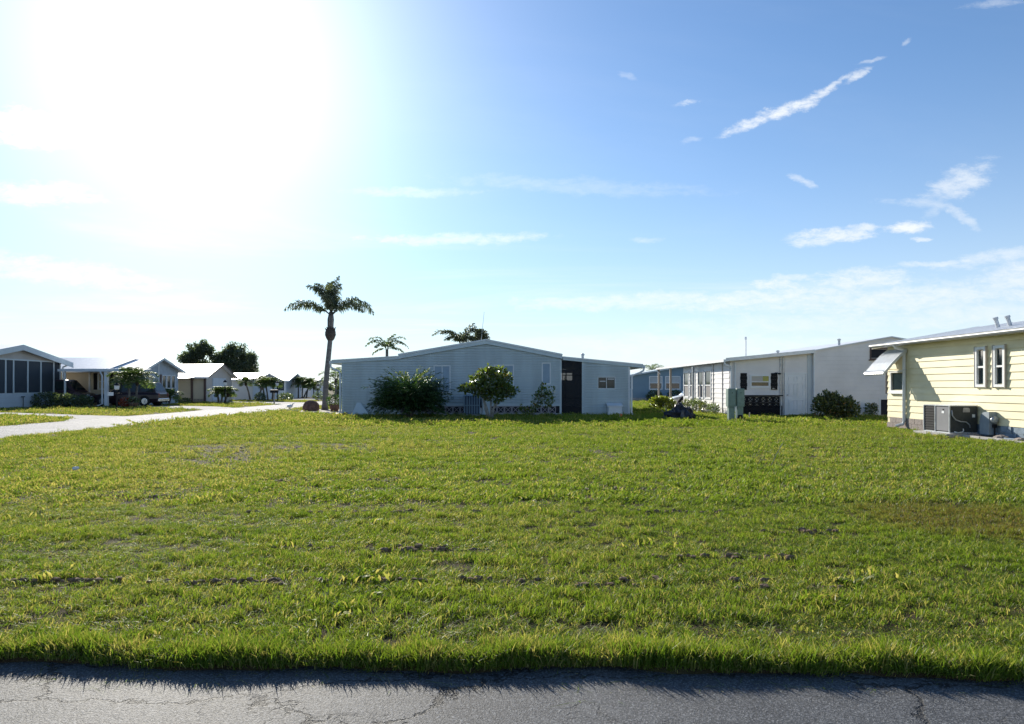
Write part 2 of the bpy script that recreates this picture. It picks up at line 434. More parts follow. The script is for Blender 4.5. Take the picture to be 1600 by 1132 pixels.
def lap(parent, W, u0, u1, z0, top, h, holes, material, single, name='siding_board', t=.016, off=.003, cove=0):
    """lapped boards cut round holes and under a piecewise roof line"""
    zmax = max(z for _, z in top); a = z0; k = 0; big = MB()
    while a < zmax - .01:
        b = min(a + h, zmax); mb = MB() if single else big; n0 = len(mb.f)
        cuts = sorted({a, b} | {z for hl in holes for z in hl[2:4] if a < z < b} | ({a + h * (1 - cove), a + h * (1 - cove * .8)} if cove and b - a > h * .99 else set())); pieces = []
        for p, q in zip(cuts, cuts[1:]):
            iv = [(u0, u1)]
            for (ha, hb, za, zb) in holes:
                if za < q - 1e-6 and zb > p + 1e-6:
                    nv = []
                    for (s, e) in iv:
                        if hb <= s or ha >= e: nv.append((s, e)); continue
                        if ha > s: nv.append((s, ha))
                        if hb < e: nv.append((hb, e))
                    iv = nv
            for s, e in iv:
                bp = {s, e} | {u for u, _ in top if s < u < e}
                for (ua, za), (ub, zb) in zip(top, top[1:]):
                    for lv in (p, q):
                        if abs(zb - za) > 1e-9 and (za - lv) * (zb - lv) < 0:
                            uu = ua + (ub - ua) * (lv - za) / (zb - za)
                            if s < uu < e: bp.add(uu)
                bp = sorted(bp)
                for ua, ub in zip(bp, bp[1:]):
                    ta, tb = min(q, interp(top, ua)), min(q, interp(top, ub))
                    if ta <= p + 1e-6 and tb <= p + 1e-6: continue
                    ta, tb = max(ta, p), max(tb, p)
                    o = (lambda z: off + t * min(1, max(0, (1 - cove * .8 - (z - a) / h) / (cove * .2)))) if cove else (lambda z: off + t * (1 - (z - a) / h))
                    q_ = MB() if single else mb
                    q_.add([W.p(ua, o(p), p), W.p(ub, o(p), p), W.p(ub, o(tb), tb), W.p(ua, o(ta), ta)], [(0, 1, 2, 3)])
                    if abs(p - a) < 1e-6:
                        q_.add([W.p(ua, 0, p), W.p(ub, 0, p), W.p(ub, o(p), p), W.p(ua, o(p), p)], [(0, 1, 2, 3)])
                    if single: pieces.append([ua, ub, p, q, q_])
        if single:
            grp = []                                   # pieces that touch make one board
            for pc in pieces:
                hit = [g_ for g_ in grp if any((abs(pc[2] - o_[3]) < 1e-6 and pc[0] < o_[1] - 1e-6 and pc[1] > o_[0] + 1e-6) or (abs(pc[2] - o_[2]) < 1e-6 and (abs(pc[0] - o_[1]) < 1e-6 or abs(pc[1] - o_[0]) < 1e-6)) for o_ in g_)]
                grp = [g_ for g_ in grp if g_ not in hit] + [sum(hit, []) + [pc]]
            for g_ in grp:
                bm_ = bmesh.new()
                for pc in g_:
                    vv = [bm_.verts.new(v_) for v_ in pc[4].v]
                    for f_ in pc[4].f: bm_.faces.new([vv[i] for i in f_])
                bmesh.ops.remove_doubles(bm_, verts=bm_.verts, dist=1e-5)
                me_ = bpy.data.meshes.new(name); bm_.to_mesh(me_); bm_.free(); link_mesh(name, me_, material, parent)
        a = b; k += 1
    if not single and big.f: big.build('siding', material, parent, kind='stuff')


def window(parent, W, u0, u1, z0, z1, frame=WHITE, pane=GLASS, cols=1, rows=1, fw=.05, out=.05, sill=False, blind=None, panes=None, split=None):
    """frame with mullions; panes are sub-parts; optional slatted blind sub-part"""
    mb = MB()
    W.box(mb, u0, u1, .002, out, z1 - fw, z1); W.box(mb, u0, u1, .002, out, z0, z0 + fw)
    W.box(mb, u0, u0 + fw, .002, out, z0 + fw, z1 - fw); W.box(mb, u1 - fw, u1, .002, out, z0 + fw, z1 - fw)
    iu0, iu1, iz0, iz1 = u0 + fw, u1 - fw, z0 + fw, z1 - fw
    us = [iu0 + (iu1 - iu0) * i / cols for i in range(cols + 1)]
    zs = [iz0 + (iz1 - iz0) * i / rows for i in range(rows + 1)]
    if split: zs = [iz0, iz0 + (iz1 - iz0) * split, iz1]
    g = fw * .35
    for u in us[1:-1]: W.box(mb, u - g, u + g, .002, out * .85, iz0, iz1)
    for z in zs[1:-1]: W.box(mb, iu0, iu1, .002, out * .75, z - g, z + g)
    f = mb.build('window', frame, parent)
    k = 0
    for j in range(len(zs) - 1):
        for i in range(cols):
            pm = MB(); W.box(pm, us[i] + g, us[i + 1] - g, .003, .010, zs[j] + g, zs[j + 1] - g)
            pm.build('pane', (panes[k % len(panes)] if panes else pane), f); k += 1
    if blind:
        bm = MB(); z = iz0 + .03
        while z < iz1 - .02:
            bm.add([W.p(iu0, .030, z), W.p(iu1, .030, z), W.p(iu1, .014, z + .05), W.p(iu0, .014, z + .05)], [(0, 1, 2, 3)]); z += .055
        bm.build('blind', blind, f, kind='stuff')
    if sill:
        sm = MB(); W.box(sm, u0 - .05, u1 + .05, .002, out + .05, z0 - .05, z0 - .002); sm.build('sill', frame, f)
    return f


def downspout(parent, pts, r=.045, material=WHITE):
    MB().tube(pts, r, 8).build('downspout', material, parent)


def prism(mb, W, top, z0, depth, o=0.0):
    """solid behind a wall line: polygon of the wall extruded inward by depth"""
    pts = [(top[0][0], z0)] + [(top[-1][0], z0)] + [(u, z) for u, z in reversed(top)]
    n = len(pts)
    vs = [W.p(u, o, z) for u, z in pts] + [W.p(u, o - depth, z) for u, z in pts]
    return mb.add(vs, [tuple(range(n)), tuple(range(2 * n - 1, n - 1, -1))] + [(i, n + i, n + (i + 1) % n, (i + 1) % n) for i in range(n)])


def breeze_mesh(s, d=.06, bar=.035):
    mb = MB(); h = s / 2 - .004
    for q in ((-h, h, -h, -h + bar), (-h, h, h - bar, h), (-h, -h + bar, -h + bar, h - bar), (h - bar, h, -h + bar, h - bar)):
        mb.box(q[0], q[1], -d / 2, d / 2, q[2], q[3])
    c = bar * .72; e = h - bar - .003
    for sg in (1, -1):
        dd = .7071 * c; e2 = dd * sg
        vs = []
        for y in (-d * .4 + .003 * sg, d * .4 + .003 * sg):
            vs += [(-e, y, -e * sg + e2), (-e + dd, y, -e * sg), (e, y, e * sg - e2), (e - dd, y, e * sg)]
        mb.add(vs, [(0, 1, 2, 3), (7, 6, 5, 4), (0, 4, 5, 1), (1, 5, 6, 2), (2, 6, 7, 3), (3, 7, 4, 0)])
    me = bpy.data.meshes.new('breeze_block'); me.from_pydata(mb.v, [], mb.f); me.update()
    return me


def grid_parts(name, me, material, parent, spots):
    if not me.materials: me.materials.append(material)
    for p in spots:
        o = bpy.data.objects.new(name, me); COL.objects.link(o); o.parent = parent; o.location = p


# ------------------------------------------------------------------ ground, roads, drives
def ground_material():
    m = bpy.data.materials.new('soil_and_thatch'); m.use_nodes = True
    N = NT(m.node_tree); b = N.n['Principled BSDF']
    co = N.node('ShaderNodeTexCoord').outputs['Object']
    f1 = N.noise(co, .35, 6, .6); f2 = N.noise(co, 6, 8, .7); f3 = N.noise(co, 60, 4, .7)
    c = N.mix(N.rng(f2, .35, .65), (.045, .032, .018), (.088, .062, .034))
    c = N.mix(N.rng(f1, .42, .62, 0, .55), c, (.085, .085, .030))
    c = N.mix(N.rng(f3, .55, .75, 0, .6), c, (.16, .125, .085))
    N.l.new(c, b.inputs['Base Color']); b.inputs['Roughness'].default_value = .95
    b.inputs['Specular IOR Level'].default_value = .15
    bn = N.node('ShaderNodeBump'); bn.inputs['Strength'].default_value = .8; bn.inputs['Distance'].default_value = .05
    N.l.new(N.noise(co, 25, 6, .7), bn.inputs['Height']); N.l.new(bn.outputs[0], b.inputs['Normal'])
    return m


def asphalt_material(name, c_lo, c_hi, crack, rough=.62, spec=.5):
    m = bpy.data.materials.new(name); m.use_nodes = True
    N = NT(m.node_tree); b = N.n['Principled BSDF']
    co = N.node('ShaderNodeTexCoord').outputs['Object']
    grit = N.noise(co, 85, 3, .85); mid = N.noise(co, 3.0, 6, .65); big = N.noise(co, .8, 4, .6)
    vo = N.node('ShaderNodeTexVoronoi'); N.l.new(co, vo.inputs['Vector']); vo.inputs['Scale'].default_value = 120
    stone = N.rng(vo.outputs['Distance'], .05, .45, 1, 0)
    c = N.mix(N.rng(mid, .3, .7), c_lo, c_hi)
    c = N.mix(N.rng(big, .45, .7, 0, .5), c, tuple(x * 1.35 for x in c_hi))
    c = N.mix(N.m('MULTIPLY', N.rng(grit, .48, .68), .75), c, tuple(min(1, x * 3.2) for x in c_hi))
    c = N.mix(N.m('MULTIPLY', N.rng(grit, .5, .3), .6), c, tuple(x * .35 for x in c_lo))
    hgt = N.m('ADD', N.m('MULTIPLY', grit, .7), N.m('MULTIPLY', stone, .5))
    if crack:
        wv = N.vm('ADD', co, N.vm('SCALE', N.vm('SUBTRACT', N.noise(co, 2.4, 6, .7, out=1), (.5, .5, .5)), scale=.55))
        v2 = N.node('ShaderNodeTexVoronoi', feature='DISTANCE_TO_EDGE')
        N.l.new(N.vm('MULTIPLY', wv, (.55, 1.5, 1)), v2.inputs['Vector']); v2.inputs['Scale'].default_value = .85
        v3 = N.node('ShaderNodeTexVoronoi', feature='DISTANCE_TO_EDGE')
        N.l.new(wv, v3.inputs['Vector']); v3.inputs['Scale'].default_value = 4.2
        k = N.m('MULTIPLY', N.rng(v2.outputs[0], .011, .002), N.rng(N.noise(co, 1.3, 3, .5), .34, .46))
        k2 = N.m('MULTIPLY', N.rng(v3.outputs[0], .03, .006), N.rng(N.noise(co, 1.7, 3, .5), .52, .62))
        k = N.m('MAXIMUM', k, N.m('MULTIPLY', k2, .35))
        c = N.mix(N.m('MULTIPLY', k, .75), c, (.024, .024, .026))
        hgt = N.m('SUBTRACT', hgt, N.m('MULTIPLY', k, 2.5))
    N.l.new(c, b.inputs['Base Color']); b.inputs['Roughness'].default_value = rough
    b.inputs['Specular IOR Level'].default_value = spec
    bn = N.node('ShaderNodeBump'); bn.inputs['Strength'].default_value = 1.0; bn.inputs['Distance'].default_value = .006
    N.l.new(hgt, bn.inputs['Height']); N.l.new(bn.outputs[0], b.inputs['Normal'])
    return m


def edge_y(x): return 3.90 - .032 * x + np.where(np.abs(x) < 15, .030 * np.sin(1.7 * x + .5) + .022 * np.sin(4.3 * x), 0)             # lawn edge along the near road

# near road, slightly below the lawn
g = MB(); g.add([(-200, -12, -.05), (200, -12, -.05), (200, edge_y(200) + .25, -.05), (-200, edge_y(-200) + .25, -.05)], [(0, 1, 2, 3)])
g.build('road', asphalt_material('cracked_asphalt', (.062, .065, .070), (.100, .102, .105), True, .62, .16)).__setitem__('kind', 'structure')

# lawn ground: an uneven edge dropping to the road, then flat to the horizon
SOIL = ground_material()
g = MB(); xs = [-200 + 10 * i for i in range(19)] + [-12 + .12 * i for i in range(201)] + [20 + 10 * i for i in range(19)]
rows = []
for x in xs:
    e = edge_y(x) + (.025 * math.sin(x * 5.1) + .02 * math.sin(x * 11.7 + 1) if abs(x) < 12 else 0)
    rows.append([(x, e - .01, -.07), (x, e + .03, -.015), (x, e + .10, 0.0), (x, 900, 0.0)])
vs = [p for r_ in rows for p in r_]
fs = [(i * 4 + j, (i + 1) * 4 + j, (i + 1) * 4 + j + 1, i * 4 + j + 1) for i in range(len(rows) - 1) for j in range(3)]
g.add(vs, fs).build('ground', SOIL)['kind'] = 'structure'

g = MB(); g.add([(-400, -900, -.02), (400, -900, -.02), (400, -11.9, -.02), (-400, -11.9, -.02)], [(0, 1, 2, 3)]).build('far_verge', mat('mown_verge', (.075, .10, .028), .95, .4, 1.2, spec=.1))['kind'] = 'structure'
STREET_X0, STREET_X1 = -18.5, -14.15
STREETM = asphalt_material('bleached_street_asphalt', (.24, .233, .23), (.33, .32, .31), False, .8, .07)
g = MB(); g.slab([(STREET_X0, 4.3, .004), (STREET_X1, 4.3, .004), (STREET_X1, 190, .004), (STREET_X0, 190, .004)], .008)
g.build('street', STREETM)['kind'] = 'structure'

DRIVES = [
    [(-34.0, 38.4), (-25.8, 37.0), (-21.9, 34.7), (-19.6, 32.8), (-18.5, 30.2), (-18.5, 35.6), (-21.5, 37.0), (-27.2, 40.3), (-34.0, 42.0)],
    [(-30.5, 52.0), (-24.6, 50.6), (-21.2, 47.9), (-19.0, 45.6), (-18.5, 43.0), (-18.5, 49.5), (-21.0, 52.6), (-25.0, 54.6), (-30.5, 55.6)],
    [(-27.0, 66.0), (-22.0, 63.6), (-18.5, 58.5), (-18.5, 66.0), (-22.0, 68.5), (-27.0, 69.5)],
    [(-27.0, 82.0), (-18.5, 80.0), (-18.5, 86.0), (-27.0, 87.0)],
]
for k, d in enumerate(DRIVES):
    MB().slab([(x, y, .003) for x, y in d], .011).build('driveway', CONC)['kind'] = 'structure'

BED = [(-12.9, 42.6), (-11.9, 41.2), (-10.3, 39.3), (-9.2, 37.6), (-8.5, 37.2), (-8.5, 41), (-9.6, 45.5), (-12, 46)]
MB().slab([(x, y, .003) for x, y in BED], .02).build('mulch_bed', mat('pale_mulch', (.30, .26, .22), .9, .35, 6, .6, 30))['kind'] = 'structure'

# ------------------------------------------------------------------ blue-grey house in the middle
HX, HY = -8.38, 36.4
def hx(px): return (px - 800) / 31.73 - HX        # photo column on the front wall -> metres along it
def hz(py): return EYE - (py - 604) / 31.73
house = thing('mobile_home', 'long blue grey mobile home with white skirting blocks and dark screened entry', 'house', (HX, HY, 0))
F = Wall((0, 0), (1, 0))
LFT = Wall((0, 15), (0, -1))
RGT = Wall((14.19, 0), (0, 1))
topL = [(0, 2.60), (2.86, 2.78)]
topM = [(2.86, 2.80), (7.12, 3.53), (10.79, 2.80)]
topR = [(11.82, 2.66), (14.19, 2.43)]
core = MB()
prism(core, F, topL, .0, 15); prism(core, F, topM, .0, 15)
prism(core, F, topR, .0, 4.0)
core.box(10.80, 14.19, 14.2, 14.3, 0, 1.86); core.box(10.80, 14.19, 14.2, 14.3, 2.36, 2.60)      # rear wall of the entry hall with its open window
core.box(10.80, 11.64, 14.2, 14.3, 1.86, 2.36); core.box(12.05, 12.12, 14.2, 14.3, 1.86, 2.36); core.box(12.50, 14.19, 14.2, 14.3, 1.86, 2.36)
core.box(14.05, 14.19, 4.0, 14.2, 0, 2.42)
core.build('wall', BLUE, house)
hb = MB(); hb.box(10.80, 14.05, .3, 14.2, 0, .10); hb.build('hall_floor', mat('dark_deck', (.05, .045, .05), .8), house)
holes = [(4.52, 5.36, 1.10, 2.49), (7.50, 8.48, 1.10, 2.52), (9.84, 10.29, 1.54, 2.62)]
lap(house, F, 0, 2.86, .06, topL, .125, [], BLUE, False, t=.052, cove=.36)
lap(house, F, 2.86, 10.73, .56, topM, .125, holes, BLUE, False, t=.052, cove=.36)
lap(house, F, 11.88, 14.10, .06, topR, .125, [(12.58, 13.48, 1.31, 1.93)], BLUE, False, t=.052, cove=.36)
for (a, b, c, d) in holes[:2]:
    window(house, F, a, b, c, d, WHITE, BLUE_DK, cols=2, fw=.055, out=.045, blind=BLUE_DK)
window(house, F, *holes[2], WHITE, BLUE_DK, cols=1, fw=.055, out=.045, blind=BLUE_DK)
wf = window(house, F, 12.58, 13.48, 1.31, 1.93, ALU, GLASS, cols=2, fw=.04, out=.04)
sb = MB(); F.box(sb, 13.09, 13.40, .012, .016, 1.78, 1.81); F.box(sb, 13.09, 13.42, .012, .016, 1.84, 1.86); F.box(sb, 12.70, 12.98, .012, .016, 1.68, 1.72)
sb.build('blind', WHITE, wf)
# corner boards
for u in (0, 10.73): 
    c = MB(); F.box(c, u - .004, u + .09, 0, .034, .02, interp(topL + topM, u) - .03); c.build('corner_board', TRIM_BLUE, house)
for u in (11.82, 14.10):
    c = MB(); F.box(c, u, u + .09, 0, .034, .02, interp(topR, u) - .03); c.build('corner_board', TRIM_BLUE if u < 12 else WHITE, house)
# roofs: two low lean-to roofs and the middle gable
def roof_strip(parent, a, b, y0, y1, t, name='roof', material=ROOFM):
    MB().slab([(a[0], y0, a[1]), (b[0], y0, b[1]), (b[0], y1, b[1]), (a[0], y1, a[1])], t).build(name, material, parent)
roof_strip(house, (-.48, 2.575), (2.92, 2.785), -.10, 15.2, .16, material=TRIM_BLUE)
roof_strip(house, (2.80, 2.80), (7.12, 3.535), -.14, 15.2, .23, material=TRIM_BLUE)
roof_strip(house, (7.12, 3.535), (10.85, 2.80), -.14, 15.2, .23, material=TRIM_BLUE)
roof_strip(house, (10.87, 2.745), (14.82, 2.36), -.10, 15.2, .175, material=TRIM_BLUE)
for a, b, y, t in (((-.48, 2.70), (2.78, 2.90), -.125, .05), ((2.79, 2.97), (7.12, 3.70), -.165, .075), ((7.12, 3.70), (10.86, 2.97), -.165, .075), ((10.88, 2.86), (14.82, 2.48), -.125, .065)):
    MB().slab([(a[0], y, a[1]), (b[0], y, b[1]), (b[0], y + .023, b[1]), (a[0], y + .023, a[1])], t).build('roof_edge', WHITE, house)
gm = MB(); gm.box(-.60, -.482, -.12, 15.2, 2.56, 2.70); gm.build('gutter', WHITE, house)
gm = MB(); gm.box(14.822, 14.93, -.12, 15.2, 2.36, 2.49); gm.build('gutter', WHITE, house)
downspout(house, [(-.54, -.04, 2.56), (-.53, -.05, 2.40), (-.35, -.08, 2.27), (-.10, -.09, 2.18), (-.06, -.09, 2.0), (-.06, -.09, .25), (-.10, -.12, .12), (-.28, -.22, .06)], .045, WHITE)
downspout(house, [(14.88, -.04, 2.36), (14.84, -.06, 2.22), (14.62, -.07, 2.10), (14.30, -.08, 1.98), (14.25, -.08, 1.85), (14.25, -.08, .2), (14.28, -.1, .1), (14.42, -.2, .05)], .045, WHITE)
# screened entry
sc = MB(); F.box(sc, 10.86, 11.80, -.02, -.012, .44, 2.72); sc.build('porch_screen', SCREEN_D, house)
fr = MB()
F.box(fr, 10.83, 10.87, -.04, .01, .02, 2.72); F.box(fr, 11.79, 11.82, -.04, .01, .02, 2.70); F.box(fr, 10.87, 11.79, -.04, .0, .85, .89)
F.box(fr, 10.87, 11.79, -.04, .0, 1.98, 2.02); F.box(fr, 10.98, 11.01, -.04, .0, .44, 1.98)
fr.build('screen_frame', BLACK, house)
kp = MB(); F.box(kp, 10.87, 11.79, -.03, -.005, .02, .44); kp.build('kick_panel', BLACK, house)
st = MB(); st.box(10.7, 11.9, -.45, -.03, 0, .07); st.build('step', CONC, house)
# skirting of open screen blocks on a concrete ledge
lg = MB(); lg.box(2.95, 10.70, -.14, -.002, 0, .12); lg.build('ledge', CONC, house)
bk = breeze_mesh(.36)
dk = MB(); F.box(dk, 2.90, 10.72, .001, .004, .12, .50); dk.build('skirting_shade_sheet', DARK, house)  # near-black sheet paints the unlit crawl space behind the blocks
grid_parts('breeze_block', bk, mat('painted_screen_block', (.40, .36, .37), .8, .1, 8, .2, 60), house, [(3.12 + .362 * i, -.036, .30) for i in range(21)])
cp = MB(); F.box(cp, 2.90, 10.73, .003, .075, .485, .555); cp.build('skirting_cap', TRIM_BLUE, house)
vp = MB(); vp.tube([(12.15, 3.0, 2.7), (12.15, 3.0, 3.12)], .07, 8); vp.lathe([(.10, 3.10), (.10, 3.16), (.02, 3.22)], 10, (12.15, 3.0, 0)); vp.build('vent_pipe', GALV, house)

# ------------------------------------------------------------------ white house with lean-to, right of centre
WX, WY = 10.73, 36.4
wh = thing('white_house', 'white sided house with big window bank, black skirting blocks and panelled door', 'house', (WX, WY, 0))
WF = Wall((0, 0), (1, 0)); WS = Wall((0, 9.8), (0, -1))     # front, long sunlit side
tA = [(0, 2.68), (4.03, 3.07)]
tB = [(0, 3.18), (3.77, 3.84), (8.0, 3.10)]
c = MB(); prism(c, WF, tA, 0, 9.8)
c.build('wall', CREAM, wh)
WG = Wall((4.03, -.22), (1, 0))
c = MB(); prism(c, WG, tB, 0, 13); c.build('gable_wall', CREAM, wh)
wwin = [(13.5 - 46.0 + 36.4 - 3.9 + .0, 0)]
def wu(d): return 9.8 - (d - 36.4)
wins = [(wu(46.05), wu(44.75)), (wu(44.45), wu(43.15)), (wu(42.6), wu(41.3)), (wu(41.05), wu(39.75))]
for a, b in wins:
    window(wh, WS, max(a, .02), b, .74, 2.36, WHITE, GLASS, rows=2, fw=.09, out=.05, split=.47, panes=[GLASS_GREY, GLASS])
lap(wh, WS, 0, 9.75, .10, [(0, 2.66), (9.75, 2.66)], .25, [(max(a, .02), b, .74, 2.36) for a, b in wins], CREAM_W, True, t=.02)
for u in (wu(39.3), wu(37.6)):
    s_ = MB(); WS.box(s_, u - .03, u + .03, .0, .05, .1, 2.62); s_.build('batten', TAUPE, wh)
# front porch wall
whole = [(.85, 2.45, 1.30, 2.10)]
lap(wh, WF, .12, 2.55, .98, [(0, 2.62), (4.03, 3.0)], .30, [(.98, 1.98, 1.38, 2.02)], CREAM, True, t=.016, cove=.08)
lap(wh, WF, 2.68, 4.0, 2.12, [(0, 2.62), (4.03, 3.0)], .30, [], CREAM, True, t=.016, cove=.08)
window(wh, WF, .98, 1.98, 1.38, 2.02, WHITE, GLASS, cols=1, rows=1, fw=.07, out=.05, split=.45, panes=[GLASS, TAUPE])
yc = MB(); WF.box(yc, 1.62, 1.90, .011, .015, 1.70, 1.95); yc.build('curtain', YELLOWP, wh)
for u in (.50, 2.00):                                # scalloped black shutters
    s_ = MB()
    for i in range(5):
        z = 1.28 + i * .165; ww = .31 if i % 2 == 0 else .34
        WF.box(s_, u + .17 - ww / 2, u + .17 + ww / 2, .014, .045, z, z + .163)
    for q in (.06, .17, .28): WF.box(s_, u + q - .012, u + q + .012, .045, .055, 1.28, 2.10)
    s_.build('shutter', BLACK, wh)
# black screen-block skirting, white sheet painted in for the lit part of the wall behind
bb = breeze_mesh(.315, .08, .050)
spots = [(.66 + .318 * i, -.09, .17 + .318 * j) for i in range(6) for j in range(3)]
grid_parts('screen_block', bb, BLACK, wh, spots)
c = MB(); c.box(.50, 2.58, -.13, -.05, .970, 1.02); c.build('skirting_cap', BLACK, wh)
c = MB(); c.box(.50, 2.56, -.046, -.030, .015, .50); c.build('skirting_shade_sheet', DARK, wh)  # dark sheet paints the part of the wall behind left in shade
c = MB(); c.box(.50, 2.56, -.046, -.026, .505, .965); c.box(2.26, 2.56, -.029, -.016, .02, .50); c.build('lit_wall_sheet', WHITE, wh)
# posts, door
for u in (2.45, 2.57):
    s_ = MB(); WF.box(s_, u, u + .055, .02, .07, .02, 2.88); s_.build('post', GALV, wh)
door = MB(); WF.box(door, 2.74, 3.70, .010, .045, .06, 2.06)
dr = door.build('door', WHITE, wh)
pn = MB()
for (a, b, c_, d) in [(2.86, 3.16, 1.72, 1.94), (3.28, 3.58, 1.72, 1.94), (2.86, 3.16, .98, 1.62), (3.28, 3.58, .98, 1.62), (2.86, 3.16, .22, .80), (3.28, 3.58, .22, .80)]:
    for q in ((a, b, d - .03, d), (a, b, c_, c_ + .03), (a, a + .03, c_ + .03, d - .03), (b - .03, b, c_ + .03, d - .03)): WF.box(pn, q[0], q[1], .045, .072, q[2], q[3])
    p2 = MB(); WF.box(p2, a + .06, b - .06, .045, .056, c_ + .06, d - .06); p2.build('door_panel', WHITE, dr)
pn.build('moulding', WHITE, dr)
MB().lathe([(.02, .0), (.035, -.03), (.03, -.06), (.01, -.07)], 10, (2.80, -.045, 1.02), 'y').build('door_knob', CHROME, dr, True)
fm = MB(); WF.box(fm, 2.67, 2.735, .004, .07, .03, 2.12); WF.box(fm, 3.705, 3.77, .004, .07, .03, 2.12); WF.box(fm, 2.735, 3.705, .004, .07, 2.062, 2.12); fm.build('door_frame', WHITE, wh)
pf = MB(); WF.box(pf, 3.80, 4.02, .004, .05, .03, 3.0); pf.build('corner_panel', GREYBLUE, wh)  # blue tone paints skylight on a shaded wall return
lf = MB(); lf.tube([(2.16, -.03, 2.08), (2.22, -.10, 2.12), (2.34, -.16, 2.10)], .02, 6); lf.lump((2.38, -.17, 2.07), (.09, .07, .04), 4, 8, 5, .1); lf.build('porch_light', BLACK, wh)
ob = MB(); WF.box(ob, 2.08, 2.20, .014, .05, 1.32, 1.37); ob.build('outlet', GALV, wh)
# gable siding, window, crawl door
lap(wh, WG, .02, 8.0, .84, tB, .21, [(2.74, 4.0, 2.76, 3.34), (4.3, 4.9, 1.1, 1.9)], CREAM, True, t=.018, cove=.10)
window(wh, WG, 2.74, 4.0, 2.76, 3.34, BROWN, DARK, fw=.06, out=.07, sill=True)
window(wh, WG, 4.3, 4.9, 1.1, 1.9, BLACK, DARK, fw=.05, out=.05)
sk = MB(); WG.box(sk, .02, 3.2, .001, .010, .03, .82); sk.build('skirting', CREAM_W, wh)
cd = MB(); WG.box(cd, 3.28, 4.2, .001, .02, .05, .80); cd.build('crawl_door', DARK, wh)
ct = MB(); WG.box(ct, 3.20, 3.275, .001, .04, .03, .84); ct.build('crawl_door_trim', WHITE, wh)
ct = MB(); WG.box(ct, -.004, .06, .0, .03, .03, 3.14); ct.build('corner_board', WHITE, wh)
# roofs
MB().slab([(-.33, -.42, 2.655), (4.06, -.42, 3.075), (4.06, 16.5, 3.075), (-.33, 16.5, 2.655)], .05).build('roof', ROOFM, wh)
c = MB(); c.slab([(-.33, -.45, 2.66), (4.00, -.45, 3.075), (4.00, -.423, 3.075), (-.33, -.423, 2.66)], .17); c.build('fascia', ALU, wh)
c = MB(); c.box(-.44, -.333, -.45, 16.5, 2.64, 2.76); c.build('gutter', WHITE, wh)
for a, b in (((3.99, 3.165), (7.80, 3.84)), ((7.80, 3.84), (12.1, 3.085))):
    MB().slab([(a[0], -.34, a[1]), (b[0], -.34, b[1]), (b[0], 12.9, b[1]), (a[0], 12.9, a[1])], .06).build('gable_roof', ROOFM, wh)
c = MB()
for (x, y, h_) in ((2.9, 1.5, 3.22), (5.6, .5, 3.75)):
    c = MB(); c.tube([(x, y, h_ - .35), (x, y, h_)], .06, 8); c.lathe([(.09, h_), (.10, h_ + .05), (.02, h_ + .08)], 8, (x, y, 0)); c.build('vent_pipe', GALV, wh)
c = MB(); c.tube([(2.05, 4, 2.85), (2.05, 4, 4.05)], .035, 6); c.lathe([(.06, 4.0), (.06, 4.14), (.02, 4.16)], 8, (2.05, 4, 0)); c.build('antenna_mast', WHITE, wh)
# downspouts of the front corner and carport posts
downspout(wh, [(-.38, -.40, 2.64), (-.36, -.38, 2.52), (-.2, -.30, 2.44), (.0, -.13, 2.40), (.04, -.10, 2.3), (.04, -.10, .15)], .045, WHITE)
downspout(wh, [(.24, -.07, 2.62), (.24, -.07, .15)], .04, WHITE)
for (x, y) in ((-.28, 16.2), (-.28, 12.3)):
    c = MB(); c.box(x - .06, x + .06, y - .06, y + .06, 0, 2.66); c.build('carport_post', mat('tan_post', (.36, .32, .27), .7), wh)
c = MB(); c.box(-.36, -.24, 6.1, 6.22, 0, 2.66); c.build('side_post', GALV, wh)
downspout(wh, [(-.39, 16.3, 2.64), (-.36, 16.2, 2.5), (-.30, 16.1, 2.42), (-.20, 16.1, 2.3)], .04, WHITE)

# ------------------------------------------------------------------ yellow house at the right
YX, YD = 13.5, 26.56
yh = thing('yellow_house', 'pale yellow clapboard house with metal window awning and two slim windows', 'house', (YX, YD, 0))
YW = Wall((0, 0), (0, -1)); YLEN = 15.0
def yu(px, X=YX): return YD - X * 1155 / (px - 800)
c = MB(); c.box(.006, 7.0, -YLEN, 0, .0, 2.92)
prism(c, Wall((.006, -YLEN), (1, 0)), [(0, 2.921), (3.5, 3.50), (7.0, 2.921)], 2.92, YLEN)
c.build('wall', YELLOW, yh)
holes = [(.26, 1.20, 1.24, 2.00), (yu(1527), yu(1543), 1.43, 2.58), (yu(1555.5), yu(1573), 1.43, 2.58)]
lap(yh, YW, .02, YLEN, .36, [(0, 2.90), (YLEN, 2.90)], .212, holes, YELLOW, True, t=.024)
back = Wall((7.0, 0), (-1, 0))
lap(yh, back, 0, 7.0, .36, [(0, 2.92), (3.5, 3.50), (7.0, 2.92)], .212, [], YELLOW, True, t=.02)
window(yh, YW, *holes[0], WHITE, GLASS, fw=.07, out=.06, sill=True)
for h_ in holes[1:]:
    window(yh, YW, *h_, WHITE, GLASS, rows=2, fw=.075, out=.075)
    s_ = MB(); YW.box(s_, h_[0] - .035, h_[0] - .003, .02, .085, h_[2] - .02, h_[3] + .02); YW.box(s_, h_[1] + .003, h_[1] + .03, .02, .08, h_[2] - .02, h_[3] + .02); s_.build('window_trim', TAUPE, yh)
sh = MB(); sh.box(-.035, .035, .01, .10, 1.18, 1.95); sh.build('shutter', BLACK, yh)
